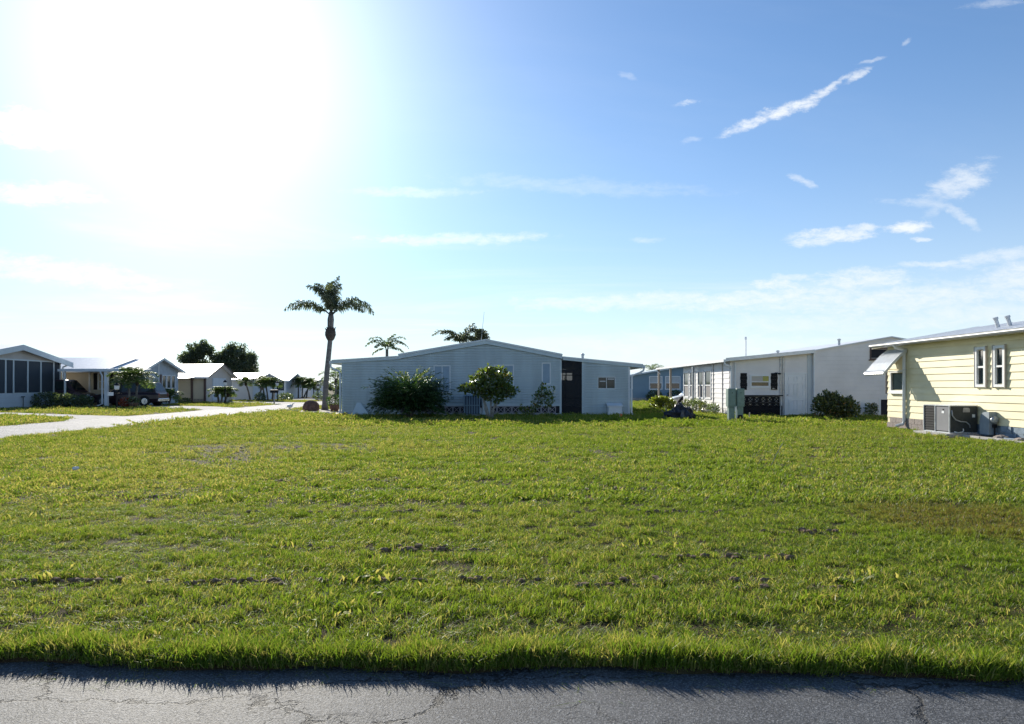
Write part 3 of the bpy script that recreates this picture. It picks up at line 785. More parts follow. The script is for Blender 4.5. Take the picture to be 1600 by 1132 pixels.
# concrete block skirting: courses of single blocks
bm_ = MB(); bm_.box(-.005, .17, -.197, .197, 0, .172)
blk = bpy.data.meshes.new('block'); blk.from_pydata(bm_.v, [], bm_.f); blk.update()
blk2 = blk.copy()
grid_parts('block', blk, CBLOCK, yh, [(-.030 + .005 * ((i * 7 + j * 3) % 3), -.22 - .40 * i - .2 * (j % 2), .006 + .178 * j) for j in range(2) for i in range(12)])
grid_parts('block', blk2, CBLOCK_B, yh, [(-.035 + .03 * ((i * 5 + j) % 2), -5.02 - .40 * i - .2 * (j % 2), .006 + .178 * j) for j in range(2) for i in range(20)])
# roof, gutter, vents
sl = .174
MB().slab([(-.36, -YLEN - .3, 2.90), (3.5, -YLEN - .3, 2.90 + 3.86 * sl), (3.5, .42, 2.90 + 3.86 * sl), (-.36, .42, 2.90)], .05).build('roof', ROOFM, yh)
MB().slab([(3.5, -YLEN - .3, 2.90 + 3.86 * sl), (7.36, -YLEN - .3, 2.90), (7.36, .42, 2.90), (3.5, .42, 2.90 + 3.86 * sl)], .05).build('roof', ROOFM, yh)
for i in range(18):
    y = .35 - i * .9
    MB().slab([(-.37, y - .025, 2.951), (3.5, y - .025, 2.951 + 3.86 * sl), (3.5, y + .025, 2.951 + 3.86 * sl), (-.37, y + .025, 2.951)], .010).build('roof_rib', ROOFM, yh)
gt = MB(); gt.tube([(-.42, -YLEN - .3, 2.90), (-.42, .42, 2.90)], .062, 8); gt.box(-.47, -.37, -YLEN - .3, .43, 2.90, 2.962); gt.build('gutter', mat('grey_gutter', (.22, .24, .25), .5, .08, 6), yh)
sf = MB(); sf.box(-.358, .0, -YLEN - .2, .40, 2.865, 2.895); sf.build('soffit', WHITE, yh)
ff = MB(); ff.slab([(-.36, .40, 2.80), (3.5, .40, 2.80 + 3.86 * sl), (3.5, .425, 2.80 + 3.86 * sl), (-.36, .425, 2.80)], .12); ff.build('rake_board', WHITE, yh)
for d in (22.8, 22.25):
    y = d - YD; x = 1.5; z = 2.95 + 1.86 * sl
    q = MB(); dx_, dz_ = -.10, .30
    q.tube([(x, y, z - .02), (x + dx_ * .8, y, z + dz_ * .8)], .06, 10); q.tube([(x + dx_ * .8, y, z + dz_ * .8), (x + dx_ * .8 - .02, y, z + dz_ * .8 + .06)], .08, 10); q.build('roof_vent', GALV, yh)
# downspout on the long wall
yd = -yu(1416)
downspout(yh, [(-.42, yd, 2.88), (-.36, yd, 2.78), (-.12, yd, 2.72), (-.075, yd, 2.6), (-.075, yd, .30), (-.10, yd + .02, .16), (-.30, yd + .12, .08)], .058, WHITE)
# window awning: pan roof with rolled lip and slim side arms
aw = bpy.data.objects.new('awning', None); COL.objects.link(aw); aw.parent = yh
y0, y1 = -.02, -1.36
n_ = 12
ab = MB(); prof = [(-.03, 2.74), (-.28, 2.54), (-.55, 2.26), (-.78, 1.99), (-.85, 1.93), (-.87, 1.88), (-.84, 1.84)]
for i in range(n_):
    a, b = y0 + (y1 - y0) * i / n_, y0 + (y1 - y0) * (i + 1) / n_
    for q, w_, lift in (((a, a + (b - a) * .25), 0, .018), ((a + (b - a) * .25, b), 0, 0)):
        for (xa, za), (xb, zb) in zip(prof, prof[1:]):
            ab.add([(xa, q[0], za + lift), (xa, q[1], za + lift), (xb, q[1], zb + lift), (xb, q[0], zb + lift), (xa, q[0], za + lift - .016), (xa, q[1], za + lift - .016), (xb, q[1], zb + lift - .016), (xb, q[0], zb + lift - .016)],
                   [(0, 1, 2, 3), (7, 6, 5, 4), (0, 4, 5, 1), (1, 5, 6, 2), (2, 6, 7, 3), (3, 7, 4, 0)])
ab.build('canopy', ALU, aw)
for y in (y0 - .005, y1 + .005):
    s_ = MB()
    for (xa, za), (xb, zb) in zip(prof[:4], prof[1:5]):
        s_.add([(xa, y - .006, za - .02), (xb, y - .006, zb - .02), (xb, y - .006, zb - .11), (xa, y - .006, za - .13), (xa, y + .006, za - .02), (xb, y + .006, zb - .02), (xb, y + .006, zb - .11), (xa, y + .006, za - .13)],
               [(0, 1, 2, 3), (7, 6, 5, 4), (0, 4, 5, 1), (1, 5, 6, 2), (2, 6, 7, 3), (3, 7, 4, 0)])
    s_.tube([(-.05, y, 2.02), (-.78, y, 1.93)], .012, 6)
    s_.build('side_arm', ALU, aw)

# packaged air conditioner and meter hood beside it
ac = thing('package_air_conditioner', 'large grey, shade-darkened packaged air conditioner on pad beside yellow house', 'air conditioner', (13.05, 22.05, 0))
MB().box(-.62, .38, -.9, .85, 0, .085).build('pad', CONC, ac)
MB().bbox(-.385, .40, -.685, .645, .12, .875, .012).build('cabinet', ACDARK, ac)
MB().box(-.41, .41, -.70, .66, .876, .90).build('top_panel', ALU, ac)
MB().box(-.40, .40, -.69, .65, .088, .118).build('base_rail', ALU, ac)
MB().box(-.402, -.387, -.66, .00, .15, .85).build('access_panel', ACGREY, ac)
lv = MB(); lv.box(-.392, -.387, .06, .60, .15, .85); lv.build('coil', BLACK, ac)
for i in range(9):
    z = .16 + i * .077
    MB().add([(-.392, .05, z + .05), (-.392, .61, z + .05), (-.405, .61, z), (-.405, .05, z), (-.386, .05, z + .05), (-.386, .61, z + .05), (-.400, .61, z), (-.400, .05, z)], [(0, 1, 2, 3), (7, 6, 5, 4), (0, 3, 7, 4), (1, 5, 6, 2), (0, 4, 5, 1), (3, 2, 6, 7)]).build('louver', LOUV, ac)
for y in (-.68, .03, .64): MB().box(-.418, -.388, y - .02, y + .02, .12, .875).build('corner_strip', GALV, ac)
MB().box(-.408, -.4022, -.42, -.30, .66, .73).build('label_plate', WHITE, ac)
MB().box(-.408, -.4022, -.41, -.34, .75, .79).build('badge', BLACK, ac)
MB().add([(-.02, -.69, .70), (.18, -.69, .70), (.18, -.69, .80), (.14, -.69, .83), (.0, -.69, .83), (-.02, -.69, .76)], [(0, 1, 2, 3, 4, 5)]).build('label_plate', PALEROCK, ac)
MB().box(.25, .33, -.692, -.687, .55, .64).build('label_plate', WHITE, ac)
MB().tube([(-.35, -.70, .76), (-.34, -.72, .6), (-.25, -.73, .48), (-.1, -.73, .43), (.05, -.73, .42), (.15, -.72, .34), (.18, -.70, .25)], .018, 6).build('hose', GALV, ac, True)
MB().tube([(-.30, -.74, .14), (-.2, -.76, .11), (-.08, -.76, .13), (-.03, -.74, .17), (-.02, -.70, .22)], .018, 6).build('drain_pipe', WHITE, ac, True)

hood = thing('meter_box', 'rounded pale grey duct box with round meter near yellow house wall', 'meter box', (13.24, 20.75, 0))
pf_ = [(-.20, .10), (.20, .10), (.22, .45), (.16, .64), (.06, .72), (-.20, .74)]
MB().add([(.02, y, z) for y, z in pf_] + [(.235, y, z) for y, z in pf_], [(5, 4, 3, 2, 1, 0), (6, 7, 8, 9, 10, 11)] + [(i, (i + 1) % 6, 6 + (i + 1) % 6, 6 + i) for i in range(6)]).build('cover', mat('blue_grey_enamel', (.28, .33, .37), .5), hood)
hood.rotation_euler = (0, 0, R(180))
MB().lathe([(.10, .0), (.10, -.06), (.085, -.10), (.03, -.11)], 16, (.13, -.215, .52), 'y').build('meter', GALV, hood, True)
MB().box(.09, .18, -.30, -.225, .30, .40).build('junction_box', BLACK, hood)
MB().tube([(.135, -.27, .30), (.135, -.27, .06)], .02, 6).build('conduit', BLACK, hood)
hood.rotation_euler = (0, 0, 0)
for ob_ in list(hood.children): pass

ed = thing('concrete_edging', 'pale concrete edging strip on the grass below yellow house', 'edging', (12.95, 16.5, 0))
for i in range(9): MB().box(-.07 + .01 * (i % 2), .07 + .01 * (i % 2), -4 + i * .985, -3.03 + i * .985, -.02, .055 + .006 * (i % 3)).build('kerb_block', CONC, ed)
for i, (x, y, r_) in enumerate(((13.15, 19.9, .16), (13.2, 19.2, .13), (13.1, 21.0, .15))):
    o = MB().lump((0, 0, r_ * .3), (r_, r_ * 1.3, r_ * .6), i, 9, 6, .2).build('stone', CBLOCK, None); o.location = (x, y, 0)
    tag(o, ['mossy grey stone at the foot of the meter box', 'second small stone along the dark skirting right of the meter box', 'rough block-like stone under the corner of the air conditioner'][i], 'stone', 'stones by the yellow house')
hosep = MB().tube([(13.30, 20.2, .05), (13.1, 19.6, .06), (13.25, 19.0, .05), (13.1, 18.3, .05), (13.3, 17.6, .05)], .03, 6).build('drain_hose', CBLOCK_B, None, True)
tag(hosep, 'grey drain hose lying along the yellow house skirting', 'hose')

# ------------------------------------------------------------------ houses across the street and beyond
def street_house(label, name, X, y0, y1, z_e, z_r, depth, siding, fascia_m, roof_m=ROOFM, over=.45, fh=.2, yr=None, zoff=0.0, side_m=None, lapsize=.22):
    h = thing(name, label, 'house', (X, y0, zoff))
    Wd = y1 - y0; yr = (yr - y0) if yr else Wd / 2
    W = Wall((0, 0), (0, 1))
    top = [(0, z_e), (yr, z_r), (Wd, z_e)]
    c = MB(); prism(c, W, top, 0, depth); c.build('wall', siding, h)
    if side_m:
        sw = MB(); Wall((-depth, 0), (1, 0)).box(sw, 0, depth - .03, .001, .012, 0, z_e - .02); sw.build('side_wall', side_m, h)
    s1 = (z_r - z_e) / yr; s2 = (z_r - z_e) / (Wd - yr)
    za, zb = z_e - s1 * over, z_e - s2 * over
    for (ya, zA, yb, zB) in ((-over, za, yr, z_r), (yr, z_r, Wd + over, zb)):
        MB().slab([(-depth - .3, ya, zA + .01), (.4, ya, zA + .01), (.4, yb, zB + .01), (-depth - .3, yb, zB + .01)], .09).build('roof', roof_m, h)
        MB().slab([(.402, ya, zA + .09 - fh), (.43, ya, zA + .09 - fh), (.43, yb, zB + .09 - fh), (.402, yb, zB + .09 - fh)], fh + .015).build('rake_board', fascia_m, h)
    gt = MB(); gt.box(-depth - .3, .43, -over - .11, -over - .003, za - .04, za + .10); gt.build('gutter', WHITE, h)
    return h, W, top


# A: screened gable porch
hA, W, top = street_house('grey house with gabled screened porch at the left end of the street', 'porch_house', -33.0, 44.6, 54.0, 3.26, 4.13, 14, TAUPE, TRIM_BLUE, over=.9, fh=.36)
bars = [0.05, 1.5, 3.5, 4.26, 5.7, 7.1, 8.55, 9.3]
for a, b in zip(bars, bars[1:]):
    s_ = MB(); W.box(s_, a + .05, b - .05, .03, .036, 1.02, 3.16); s_.build('porch_screen', SCREEN_A, hA)
db = MB(); W.box(db, .05, 9.35, .002, .006, 1.0, 3.2); db.build('porch_shade_sheet', DARK, hA)  # thin near-black sheet paints the shade inside the porch
for b in bars: 
    s_ = MB(); W.box(s_, b - .06, b + .06, .01, .07, 1.0, 3.22); s_.build('porch_post', TRIM_BLUE, hA)
hd = MB(); W.box(hd, -.02, 9.42, .008, .09, 3.17, 3.262); hd.build('porch_beam', TRIM_BLUE, hA)
for j in range(3):
    s_ = MB(); W.box(s_, -.01, 9.41, .004, .05 - .008 * (j % 2), .03 + .325 * j, .03 + .325 * j + .318); s_.build('kick_panel', GREYBLUE, hA)
s_ = MB(); W.box(s_, 4.2, 9.4, .055, .07, .96, 1.02); s_.build('porch_sill', TRIM_BLUE, hA)
downspout(hA, [(.10, 10.25, 3.05), (.10, 9.9, 2.95), (.12, 9.52, 2.85), (.12, 9.50, 2.7), (.12, 9.50, .55), (.2, 9.8, .42), (.25, 10.6, .40)], .06, TRIM_BLUE)
lj = MB(); lj.tube([(.2, 5.0, .02), (.2, 5.0, .75)], .025, 6); lj.box(.17, .23, 4.85, 5.15, .72, .78); lj.build('hose_bib', BLACK, hA)

# B: long carport house, gable to the street
hB, W, top = street_house('long tan house with white carport roof behind the small palm', 'carport_house', -28.0, 55.9, 62.0, 2.70, 3.60, 16, mat('slate_blue_siding', (.40, .46, .52), .6), TRIM_BLUE, yr=58.6, over=.5, fh=.16, side_m=BEIGE)
c = MB(); W.box(c, 2.55, 2.68, .004, .05, .05, 3.5); c.build('batten', WHITE, hB)
for i in range(3): window(hB, W, 3.2 + .8 * i, 3.9 + .8 * i, 1.25, 2.35, WHITE, GLASS, fw=.06, out=.05)
s_ = MB(); W.box(s_, 2.85, 3.12, .003, .045, 1.2, 2.4); s_.build('shutter', BROWN, hB)
s_ = MB(); W.box(s_, 1.0, 1.7, .003, .03, 1.2, 2.3); s_.build('door', BEIGE, hB)
SB = Wall((-16, 0), (1, 0))
window(hB, SB, 12.7, 13.55, 1.2, 2.45, WHITE, GLASS, rows=2, fw=.08, out=.07)
for u in (12.38, 13.60): s_ = MB(); SB.box(s_, u, u + .26, .014, .05, 1.2, 2.45); s_.build('shutter', BLACK, hB)
s_ = MB(); SB.box(s_, 12.0, 12.12, .014, .05, 0, 2.5); s_.build('batten', WHITE, hB)
MB().slab([(-4.1, -3.6, 2.60), (1.0, -3.6, 2.60), (1.0, -.45, 2.70), (-4.1, -.45, 2.70)], .05).build('carport_roof', ROOFM, hB)
c = MB(); c.box(-4.1, 1.02, -3.70, -3.61, 2.50, 2.68); c.build('carport_fascia', WHITE, hB)
MB().slab([(-12.0, -.3, 2.735), (-2.3, -.3, 2.735), (-1.5, 2.6, 3.70), (-12.0, 2.6, 3.70)], .03).build('raised_roof_panel', ALU, hB)
for i in range(5): MB().slab([(-3.9 + .85 * i, -3.6, 2.652), (-3.86 + .85 * i, -3.6, 2.652), (-3.86 + .85 * i, -.72, 2.745), (-3.9 + .85 * i, -.72, 2.745)], .04).build('roof_rib', ROOFM, hB)
for x in (-3.65, -.75): 
    c = MB(); r_ = .05 if x < -1 else .11
    c.box(x - r_, x + r_, -3.6, -3.6 + 2 * r_, 0, 2.58); c.build('carport_post', WHITE, hB)
downspout(hB, [(-1.1, -3.66, 2.5), (-1.05, -3.66, 2.35), (-.98, -3.64, 2.2), (-.98, -3.64, .2), (-1.3, -3.7, .08)], .05, WHITE)
fl = MB(); fl.box(-4.6, 1.5, -3.9, -.02, .002, .018); fl.build('carport_slab', CONC, hB)

# C: beige house with white roof
hC, W, top = street_house('beige house with broad white roof below two round oak trees', 'gable_house', -27.0, 65.3, 71.2, 2.38, 3.42, 11, TAUPE, BROWN, over=.55, fh=.10, side_m=BEIGE)
s_ = MB(); W.box(s_, 1.3, 4.4, .003, .04, .2, 2.2); gdoor = s_.build('garage_door', GREYBLUE, hC)
for j in range(4):
    s_ = MB(); W.box(s_, 1.36, 4.34, .041, .06, .25 + .48 * j, .69 + .48 * j); s_.build('door_panel', GREYBLUE, gdoor)
SC = Wall((-11, 0), (1, 0))
for u in (9.75, 10.9): s_ = MB(); SC.box(s_, u - .10, u + .08, .013, .10, .02, 2.36); s_.build('downspout', BROWN, hC)
bk2 = breeze_mesh(.30); grid_parts('breeze_block', bk2, mat('tan_block', (.36, .31, .25), .8), hC, [(-1.15 + .302 * i, -.06, .2) for i in range(4)])
c = MB(); c.tube([(-6, 1.2, 2.8), (-6, 1.2, 3.3)], .06, 8); c.build('vent_pipe', GALV, hC)
MB().slab([(-9, -2.0, 2.12), (-.8, -2.0, 2.12), (-.8, -.56, 2.24), (-9, -.56, 2.24)], .05).build('awning_roof', ROOFM, hC)

# D, E, F further along
hD, W, top = street_house('pale blue house with white roof behind three leaning palms', 'gable_house', -27.0, 77.0, 85.0, 2.15, 2.80, 12, GREYBLUE, ALU, over=.4, fh=.12, side_m=GREYBLUE)
SD = Wall((-12, 0), (1, 0))
for i in range(3): window(hD, SD, 4.4 + 1.7 * i, 5.8 + 1.7 * i, .75, 1.05, BROWN, GLASS, fw=.04, out=.04)
window(hD, W, 2.0, 3.4, 1.0, 1.9, WHITE, GLASS, cols=2)
hE, W, top = street_house('small pale house with pointed gable and screened corner porch', 'gable_house', -27.0, 88.5, 94.5, 2.15, 2.95, 9, GREYBLUE, TRIM_BLUE, over=.4, fh=.14)
SE = Wall((-9, 0), (1, 0))
c = MB(); SE.box(c, 4.6, 8.9, .002, .03, .95, 2.08); c.build('porch_screen', SCREEN_A, hE)
for u in (4.6, 6.6, 8.75): c = MB(); SE.box(c, u, u + .16, .031, .09, .0, 2.12); c.build('porch_post', WHITE, hE)
for j in range(2): c = MB(); SE.box(c, 4.6, 8.9, .031, .06, .05 + .45 * j, .48 + .45 * j); c.build('kick_panel', GREYBLUE, hE)
hF, W, top = street_house('farthest pale house on the street seen beside the tall palm trunk', 'gable_house', -27.0, 99.5, 106.5, 1.85, 2.38, 9, CREAM_W, TRIM_BLUE, over=.4, fh=.14)
SFw = Wall((-9, 0), (1, 0))
for i in range(2): window(hF, SFw, 4.6 + 1.9 * i, 5.8 + 1.9 * i, .8, 1.5, WHITE, GLASS, cols=2)
window(hF, W, 2.4, 4.2, .8, 1.5, WHITE, GLASS, cols=2)

# blue house behind the gap on the right
bh = thing('blue_house', 'blue house with white triple window in the gap behind the shrubs', 'house', (11.4, 72.0, 0))
BLUE2 = mat('mid_blue_siding', (.20, .30, .38), .6, .05, 1)
BWl = Wall((0, 0), (1, 0)); tp = [(0, 2.42), (5.4, 3.35), (10.8, 2.42)]
c = MB(); prism(c, BWl, tp, 0, 14); c.build('wall', BLUE2, bh)
lap(bh, BWl, .4, 10.8, .35, tp, .22, [(1.95, 9.5, 1.10, 2.46), (-.0, .36, 1.15, 2.4)], BLUE2, False)
window(bh, BWl, 1.95, 3.25, 1.12, 2.44, WHITE, GLASS, rows=2, fw=.09, out=.06, panes=[GLASS, PALEPANE])
for i in range(3): window(bh, BWl, 3.5 + 1.75 * i, 5.0 + 1.75 * i, 1.12, 2.44, WHITE, GLASS, rows=2, fw=.09, out=.06, panes=[GLASS, PALEPANE])
window(bh, BWl, .02, .36, 1.15, 2.4, WHITE, GLASS, rows=3, fw=.05, out=.05)
c = MB(); BWl.box(c, 0, 10.8, .002, .03, 0, .33); c.build('skirting', PALEROCK, bh)
for a, b in (((-.5, 2.34), (5.4, 3.36)), ((5.4, 3.36), (11.3, 2.34))):
    MB().slab([(a[0], -.4, a[1]), (b[0], -.4, b[1]), (b[0], 14.2, b[1]), (a[0], 14.2, a[1])], .14).build('roof', TRIM_BLUE, bh)

# ------------------------------------------------------------------ vehicles
def car(name, label, cat, loc, rz, L, Wd, H, paint, kind='suv', group=None):
    """front towards +x"""
    r = thing(name, label, cat, loc, rz, group)
    hw = Wd / 2; gc = .22; belt = H * .56
    if kind == 'suv': st = [(-L / 2, .42, belt - .08, .90), (-L / 2 + .10, gc + .1, belt, .97), (-L / 2 + .9, gc, belt + .02, 1), (0, gc, belt, 1), (L * .2, gc, belt - .02, 1), (L * .28, gc, belt - .06, .99), (L / 2 - .25, gc + .04, belt - .16, .94), (L / 2, .40, belt - .32, .82)]
    else: st = [(-L / 2, .45, belt, .92), (-L / 2 + .08, gc + .1, belt, .98), (0, gc, belt, 1), (L * .25, gc, belt - .02, 1), (L * .33, gc, belt - .08, .98), (L / 2 - .2, gc + .04, belt - .22, .93), (L / 2, .40, belt - .40, .82)]
    mb = MB(); vs = []; n = 8
    for x, zb, zt, k in st:
        w = hw * k
        vs += [(x, -w * .92, zb), (x, -w, zb + (zt - zb) * .35), (x, -w * .985, zb + (zt - zb) * .8), (x, -w * .90, zt), (x, w * .90, zt), (x, w * .985, zb + (zt - zb) * .8), (x, w, zb + (zt - zb) * .35), (x, w * .92, zb)]
    fs = [(i * n + j, i * n + (j + 1) % n, (i + 1) * n + (j + 1) % n, (i + 1) * n + j) for i in range(len(st) - 1) for j in range(n)]
    fs = [tuple(reversed(f)) for f in fs] + [tuple(range(n)), tuple(range(len(st) * n - 1, (len(st) - 1) * n - 1, -1))]
    mb.add(vs, fs)
    # cabin
    if kind == 'suv': xb0, xb1, xt0, xt1 = -L / 2 + .12, L * .24, -L / 2 + .50, L * .04
    else: xb0, xb1, xt0, xt1 = -L / 2 + .05, L * .32, -L / 2 + .15, L * .16
    wb, wt = hw * .90, hw * .74; zt = H - .04; zb = belt - .06
    ring = lambda x0, x1, w, z: [(x0, -w, z), (x1, -w * .96, z), (x1, w * .96, z), (x0, w, z)]
    top2 = [(xt0 + .1, -wt * .85, H), (xt1 - .15, -wt * .82, H), (xt1 - .15, wt * .82, H), (xt0 + .1, wt * .85, H)]
    vs = ring(xb0, xb1, wb, zb) + ring(xt0, xt1, wt, zt) + top2
    mb.add(vs, [(8, 9, 10, 11)] + [(4 * k + i, 4 * k + (i + 1) % 4, 4 * k + 4 + (i + 1) % 4, 4 * k + 4 + i) for k in (0, 1) for i in range(4)])
    body = mb.build('body', paint, r)
    bv = body.modifiers.new('soft_edges', 'BEVEL'); bv.width = .03; bv.segments = 2; bv.limit_method = 'ANGLE'; bv.angle_limit = R(25)
    B = lambda a, b, t: tuple(a[i] + (b[i] - a[i]) * t for i in range(3))
    def pane(name, q, out):
        a, b, c_, d = q
        o = Vector(out) * .012
        pts = [Vector(p) + o for p in (a, b, c_, d)]
        MB().add(pts + [p - Vector(out) * .008 for p in pts], [(0, 1, 2, 3), (7, 6, 5, 4), (0, 4, 5, 1), (1, 5, 6, 2), (2, 6, 7, 3), (3, 7, 4, 0)]).build(name, GLASS, r)
    lo, hi = ring(xb0, xb1, wb, zb), ring(xt0, xt1, wt, zt)
    def sub(i, j, s0, s1, t0=.18, t1=.90):
        e = lambda s, t: B(B(lo[i], lo[j], s), B(hi[i], hi[j], s), t)
        return e(s0, t0), e(s1, t0), e(s1, t1), e(s0, t1)
    for s0, s1 in ((.05, .33), (.37, .62), (.66, .93)):
        pane('side_window', sub(0, 1, s0, s1), (0, -1, .3)); pane('side_window', sub(2, 3, 1 - s1, 1 - s0), (0, 1, .3))
    pane('windscreen', sub(1, 2, .07, .93), (1, 0, .6)); pane('rear_window', sub(3, 0, .1, .9, .25, .88), (-1, 0, .3))
    for sx in (-L * .31, L * .31):
        for sy in (-1, 1):
            w = bpy.data.objects.new('wheel', None); COL.objects.link(w); w.parent = r; w.location = (sx, sy * (hw - .10), .35)
            MB().lathe([(.20, -.11), (.33, -.11), (.35, -.07), (.35, .07), (.33, .11), (.20, .11)], 20, axis='y').build('tyre', RUBBER, w, True)
            rm = MB(); rm.lathe([(.05, sy * .07), (.21, sy * .09), (.22, sy * .115), (.19, sy * .118)], 16, axis='y')
            for k in range(6):
                a = k * math.pi / 3; rm.tube([(0, sy * .10, 0), (.19 * math.cos(a), sy * .115, .19 * math.sin(a))], .025, 5)
            rm.build('rim', CHROME, w)
            wa = MB(); wa.lathe([(.36, 0), (.41, .012), (.41, .02)], 20, (sx, sy * (hw - .012) - .01, .36), 'y'); wa.build('wheel_arch', RUBBER, r)
    for sy in (-1, 1):
        MB().bbox(L / 2 - .16, L / 2 - .02, sy * hw * .62 - .14, sy * hw * .62 + .14, belt - .36, belt - .24, .02).build('headlight', CLEARLENS, r)
        MB().bbox(-L / 2 - .01, -L / 2 + .09, sy * hw * .72 - .09, sy * hw * .72 + .09, belt - .28, belt - .02, .02).build('tail_light', REDGLASS, r)
        MB().bbox(L * .17, L * .17 + .14, sy * (hw + .09) - .09, sy * (hw + .09) + .09, belt + .02, belt + .16, .02).build('mirror', paint, r)
    MB().bbox(-L / 2 - .06, -L / 2 + .05, -hw * .86, hw * .86, .36, .56, .03).build('bumper', CHROME if kind == 'suv' else paint, r)
    MB().bbox(L / 2 - .10, L / 2 + .03, -hw * .74, hw * .74, .32, .50, .03).build('bumper', RUBBER, r)
    if kind == 'suv':
        for sy in (-1, 1): MB().tube([(xt0 + .1, sy * wt * .86, H + .04), (xt1 - .1, sy * wt * .84, H + .04)], .02, 6).build('roof_rail', CHROME, r)
    return r


car('suv', 'dark maroon suv with alloy wheels parked beside the small palm', 'car', (-27.9, 54.0, .02), R(180), 4.9, 1.9, 1.72, MAROON)
car('van', 'dark plum van in the carport shade behind low bushes', 'van', (-33.0, 54.1, .02), 0, 4.8, 1.9, 1.92, PLUM, 'van')
car('white_car', 'white car half hidden behind carport posts and shrubs', 'car', (12.95, 50.2, .02), R(180), 4.6, 1.8, 1.58, CARWHITE, 'van')

# ------------------------------------------------------------------ lamp posts, mailbox, small things
def lamp_post():
    r = thing('lamp_post', '', 'lamp post')
    m = MB(); m.tube([(0, 0, 0), (0, 0, .12)], .09, 10); m.tube([(0, 0, .12), (0, 0, 1.55)], .045, 8); m.build('post', BLACK, r)
    m = MB(); m.box(-.26, .26, -.02, .02, 1.30, 1.335); m.build('ladder_rest', BLACK, r)
    m = MB(); m.lathe([(.07, 1.56), (.12, 1.60), (.15, 1.86), (.10, 1.88)], 8); m.build('lamp_glass', LENS, r)
    m = MB(); m.lathe([(.18, 1.875), (.15, 1.92), (.05, 2.02), (.02, 2.08)], 8); m.build('lamp_cap', BLACK, r)
    return r


lp = lamp_post(); lp['group'] = 'lamp posts along the street'
lp.location = (-22.4, 41.9, 0); lp['label'] = 'black lamp post beside the first driveway, in front of the small palm'
lp.scale = (1, 1, .80)
for (x, y, s, lab) in ((-22.9, 59.0, .95, 'black lamp post in front of the beige gable house'),
                       (-22.7, 71.5, .95, 'black lamp post with white globe between leaning palms and small pale house'),
                       (-18.9, 72.0, .80, 'black lamp post with white globe just left of the tall palm trunk'),
                       (-19.9, 84.0, .9, 'lamp post with white globe between the tall palm trunk and blue grey house')):
    place_copy(lp, (x, y, 0), 0, (1, 1, s), lab)
sg = MB(); sg.box(-.16, .16, -.02, .01, -.10, .10); o = sg.build('house_number_sign', WHITE); o.location = (-22.72, 41.85, 1.02)
tag(o, 'small white plate hanging from the nearest lamp post', 'sign')

mb_ = thing('mailbox', 'dark mailbox on a post at the kerb near the leaning palms', 'mailbox', (-19.3, 60.0, 0))
MB().box(-.05, .05, -.05, .05, 0, .95).build('post', WOOD, mb_)
m = MB(); m.tube([(-.30, 0, 1.05), (.30, 0, 1.05)], .13, 12); m.box(-.30, .30, -.13, .13, .93, 1.05); m.build('box', BLACK, mb_)
MB().box(.05, .07, -.16, -.135, 1.0, 1.22).build('flag', TERRA, mb_)

# twin green utility pedestal
up = thing('utility_pedestal', 'pair of tall green metal utility boxes standing in the grass', 'utility box', (9.36, 31.0, 0))
for x0, x1 in ((-.34, -.02), (.02, .34)):
    MB().bbox(x0, x1, -.18, .18, .60, 1.36, .015).build('upper_box', GREENBOX, up)
    MB().bbox(x0 + (.04 if x0 < 0 else .03), x1 - .04, -.13, .13, -.05, .598, .01).build('lower_box', GREENBOX, up)
    MB().box(x0 + .03, x1 - .03, -.192, -.181, .66, 1.30).build('door', GREENBOX, up)
    MB().lathe([(.015, 0), (.02, -.015), (.01, -.02)], 8, ((x0 + x1) / 2, -.192, 1.18), 'y').build('lock', BLACK, up)
MB().tube([(.0, -.16, .62), (.0, -.17, .35), (.02, -.16, .05)], .018, 6).build('conduit', WHITE, up)
MB().lump((.14, -.22, .10), (.13, .10, .16), 5, 9, 6, .2).build('meter_can', BLACK, up)

# heap
hp = thing('debris_heap', 'dark heap of crumpled sheeting and rods left on the grass', 'heap', (7.12, 31.6, 0))
MB().lump((-.15, 0, .12), (.52, .40, .34), 21, 16, 10, .26).build('sheeting', TARP, hp)
MB().lump((.36, .05, .18), (.30, .30, .36), 22, 14, 9, .25).build('bag', TARP, hp)
MB().lump((.05, .12, .36), (.26, .26, .36), 23, 14, 9, .22).build('bag', TARP, hp)
MB().lump((.10, -.30, .14), (.12, .12, .30), 24, 10, 8, .25).build('bag', BAG, hp, label='grey crumpled bag in the middle of the heap')
for i, (a, b) in enumerate((((-.45, -.1, .0), (.02, .1, .84)), ((.42, -.2, 0), (.0, .1, .80)), ((-.6, -.3, .02), (-.05, -.2, .40)), ((-.2, -.34, .03), (.1, -.1, .60)))):
    MB().tube([a, b], .018, 6).build('rod', BLACK, hp)
for i, (x, y, h_) in enumerate(((.42, -.28, .34), (.30, -.32, .42), (.52, -.15, .30))): MB().lump((x, y, h_ * .45), (.17, .14, h_ * .5), 60 + i, 10, 7, .3).build('bag', TARP, hp)
hq = random.Random(8)
for k in range(11):
    x, y = hq.uniform(-.5, .5), hq.uniform(-.35, .1); a, l_ = hq.uniform(-.5, .5), hq.uniform(.35, .75)
    MB().tube([(x, y, .05), (x + a * .5, y + .1, l_ * .6), (x + a, y + .15, l_)], [.016, .013, .008], 5).build('stick', [WOOD, BLACK, BARK][k % 3], hp)
for k in range(3): MB().lump((-.4 + .35 * k, -.42, .03), (.09, .07, .05), 30 + k, 8, 5, .3).build('scrap', PALEROCK, hp)

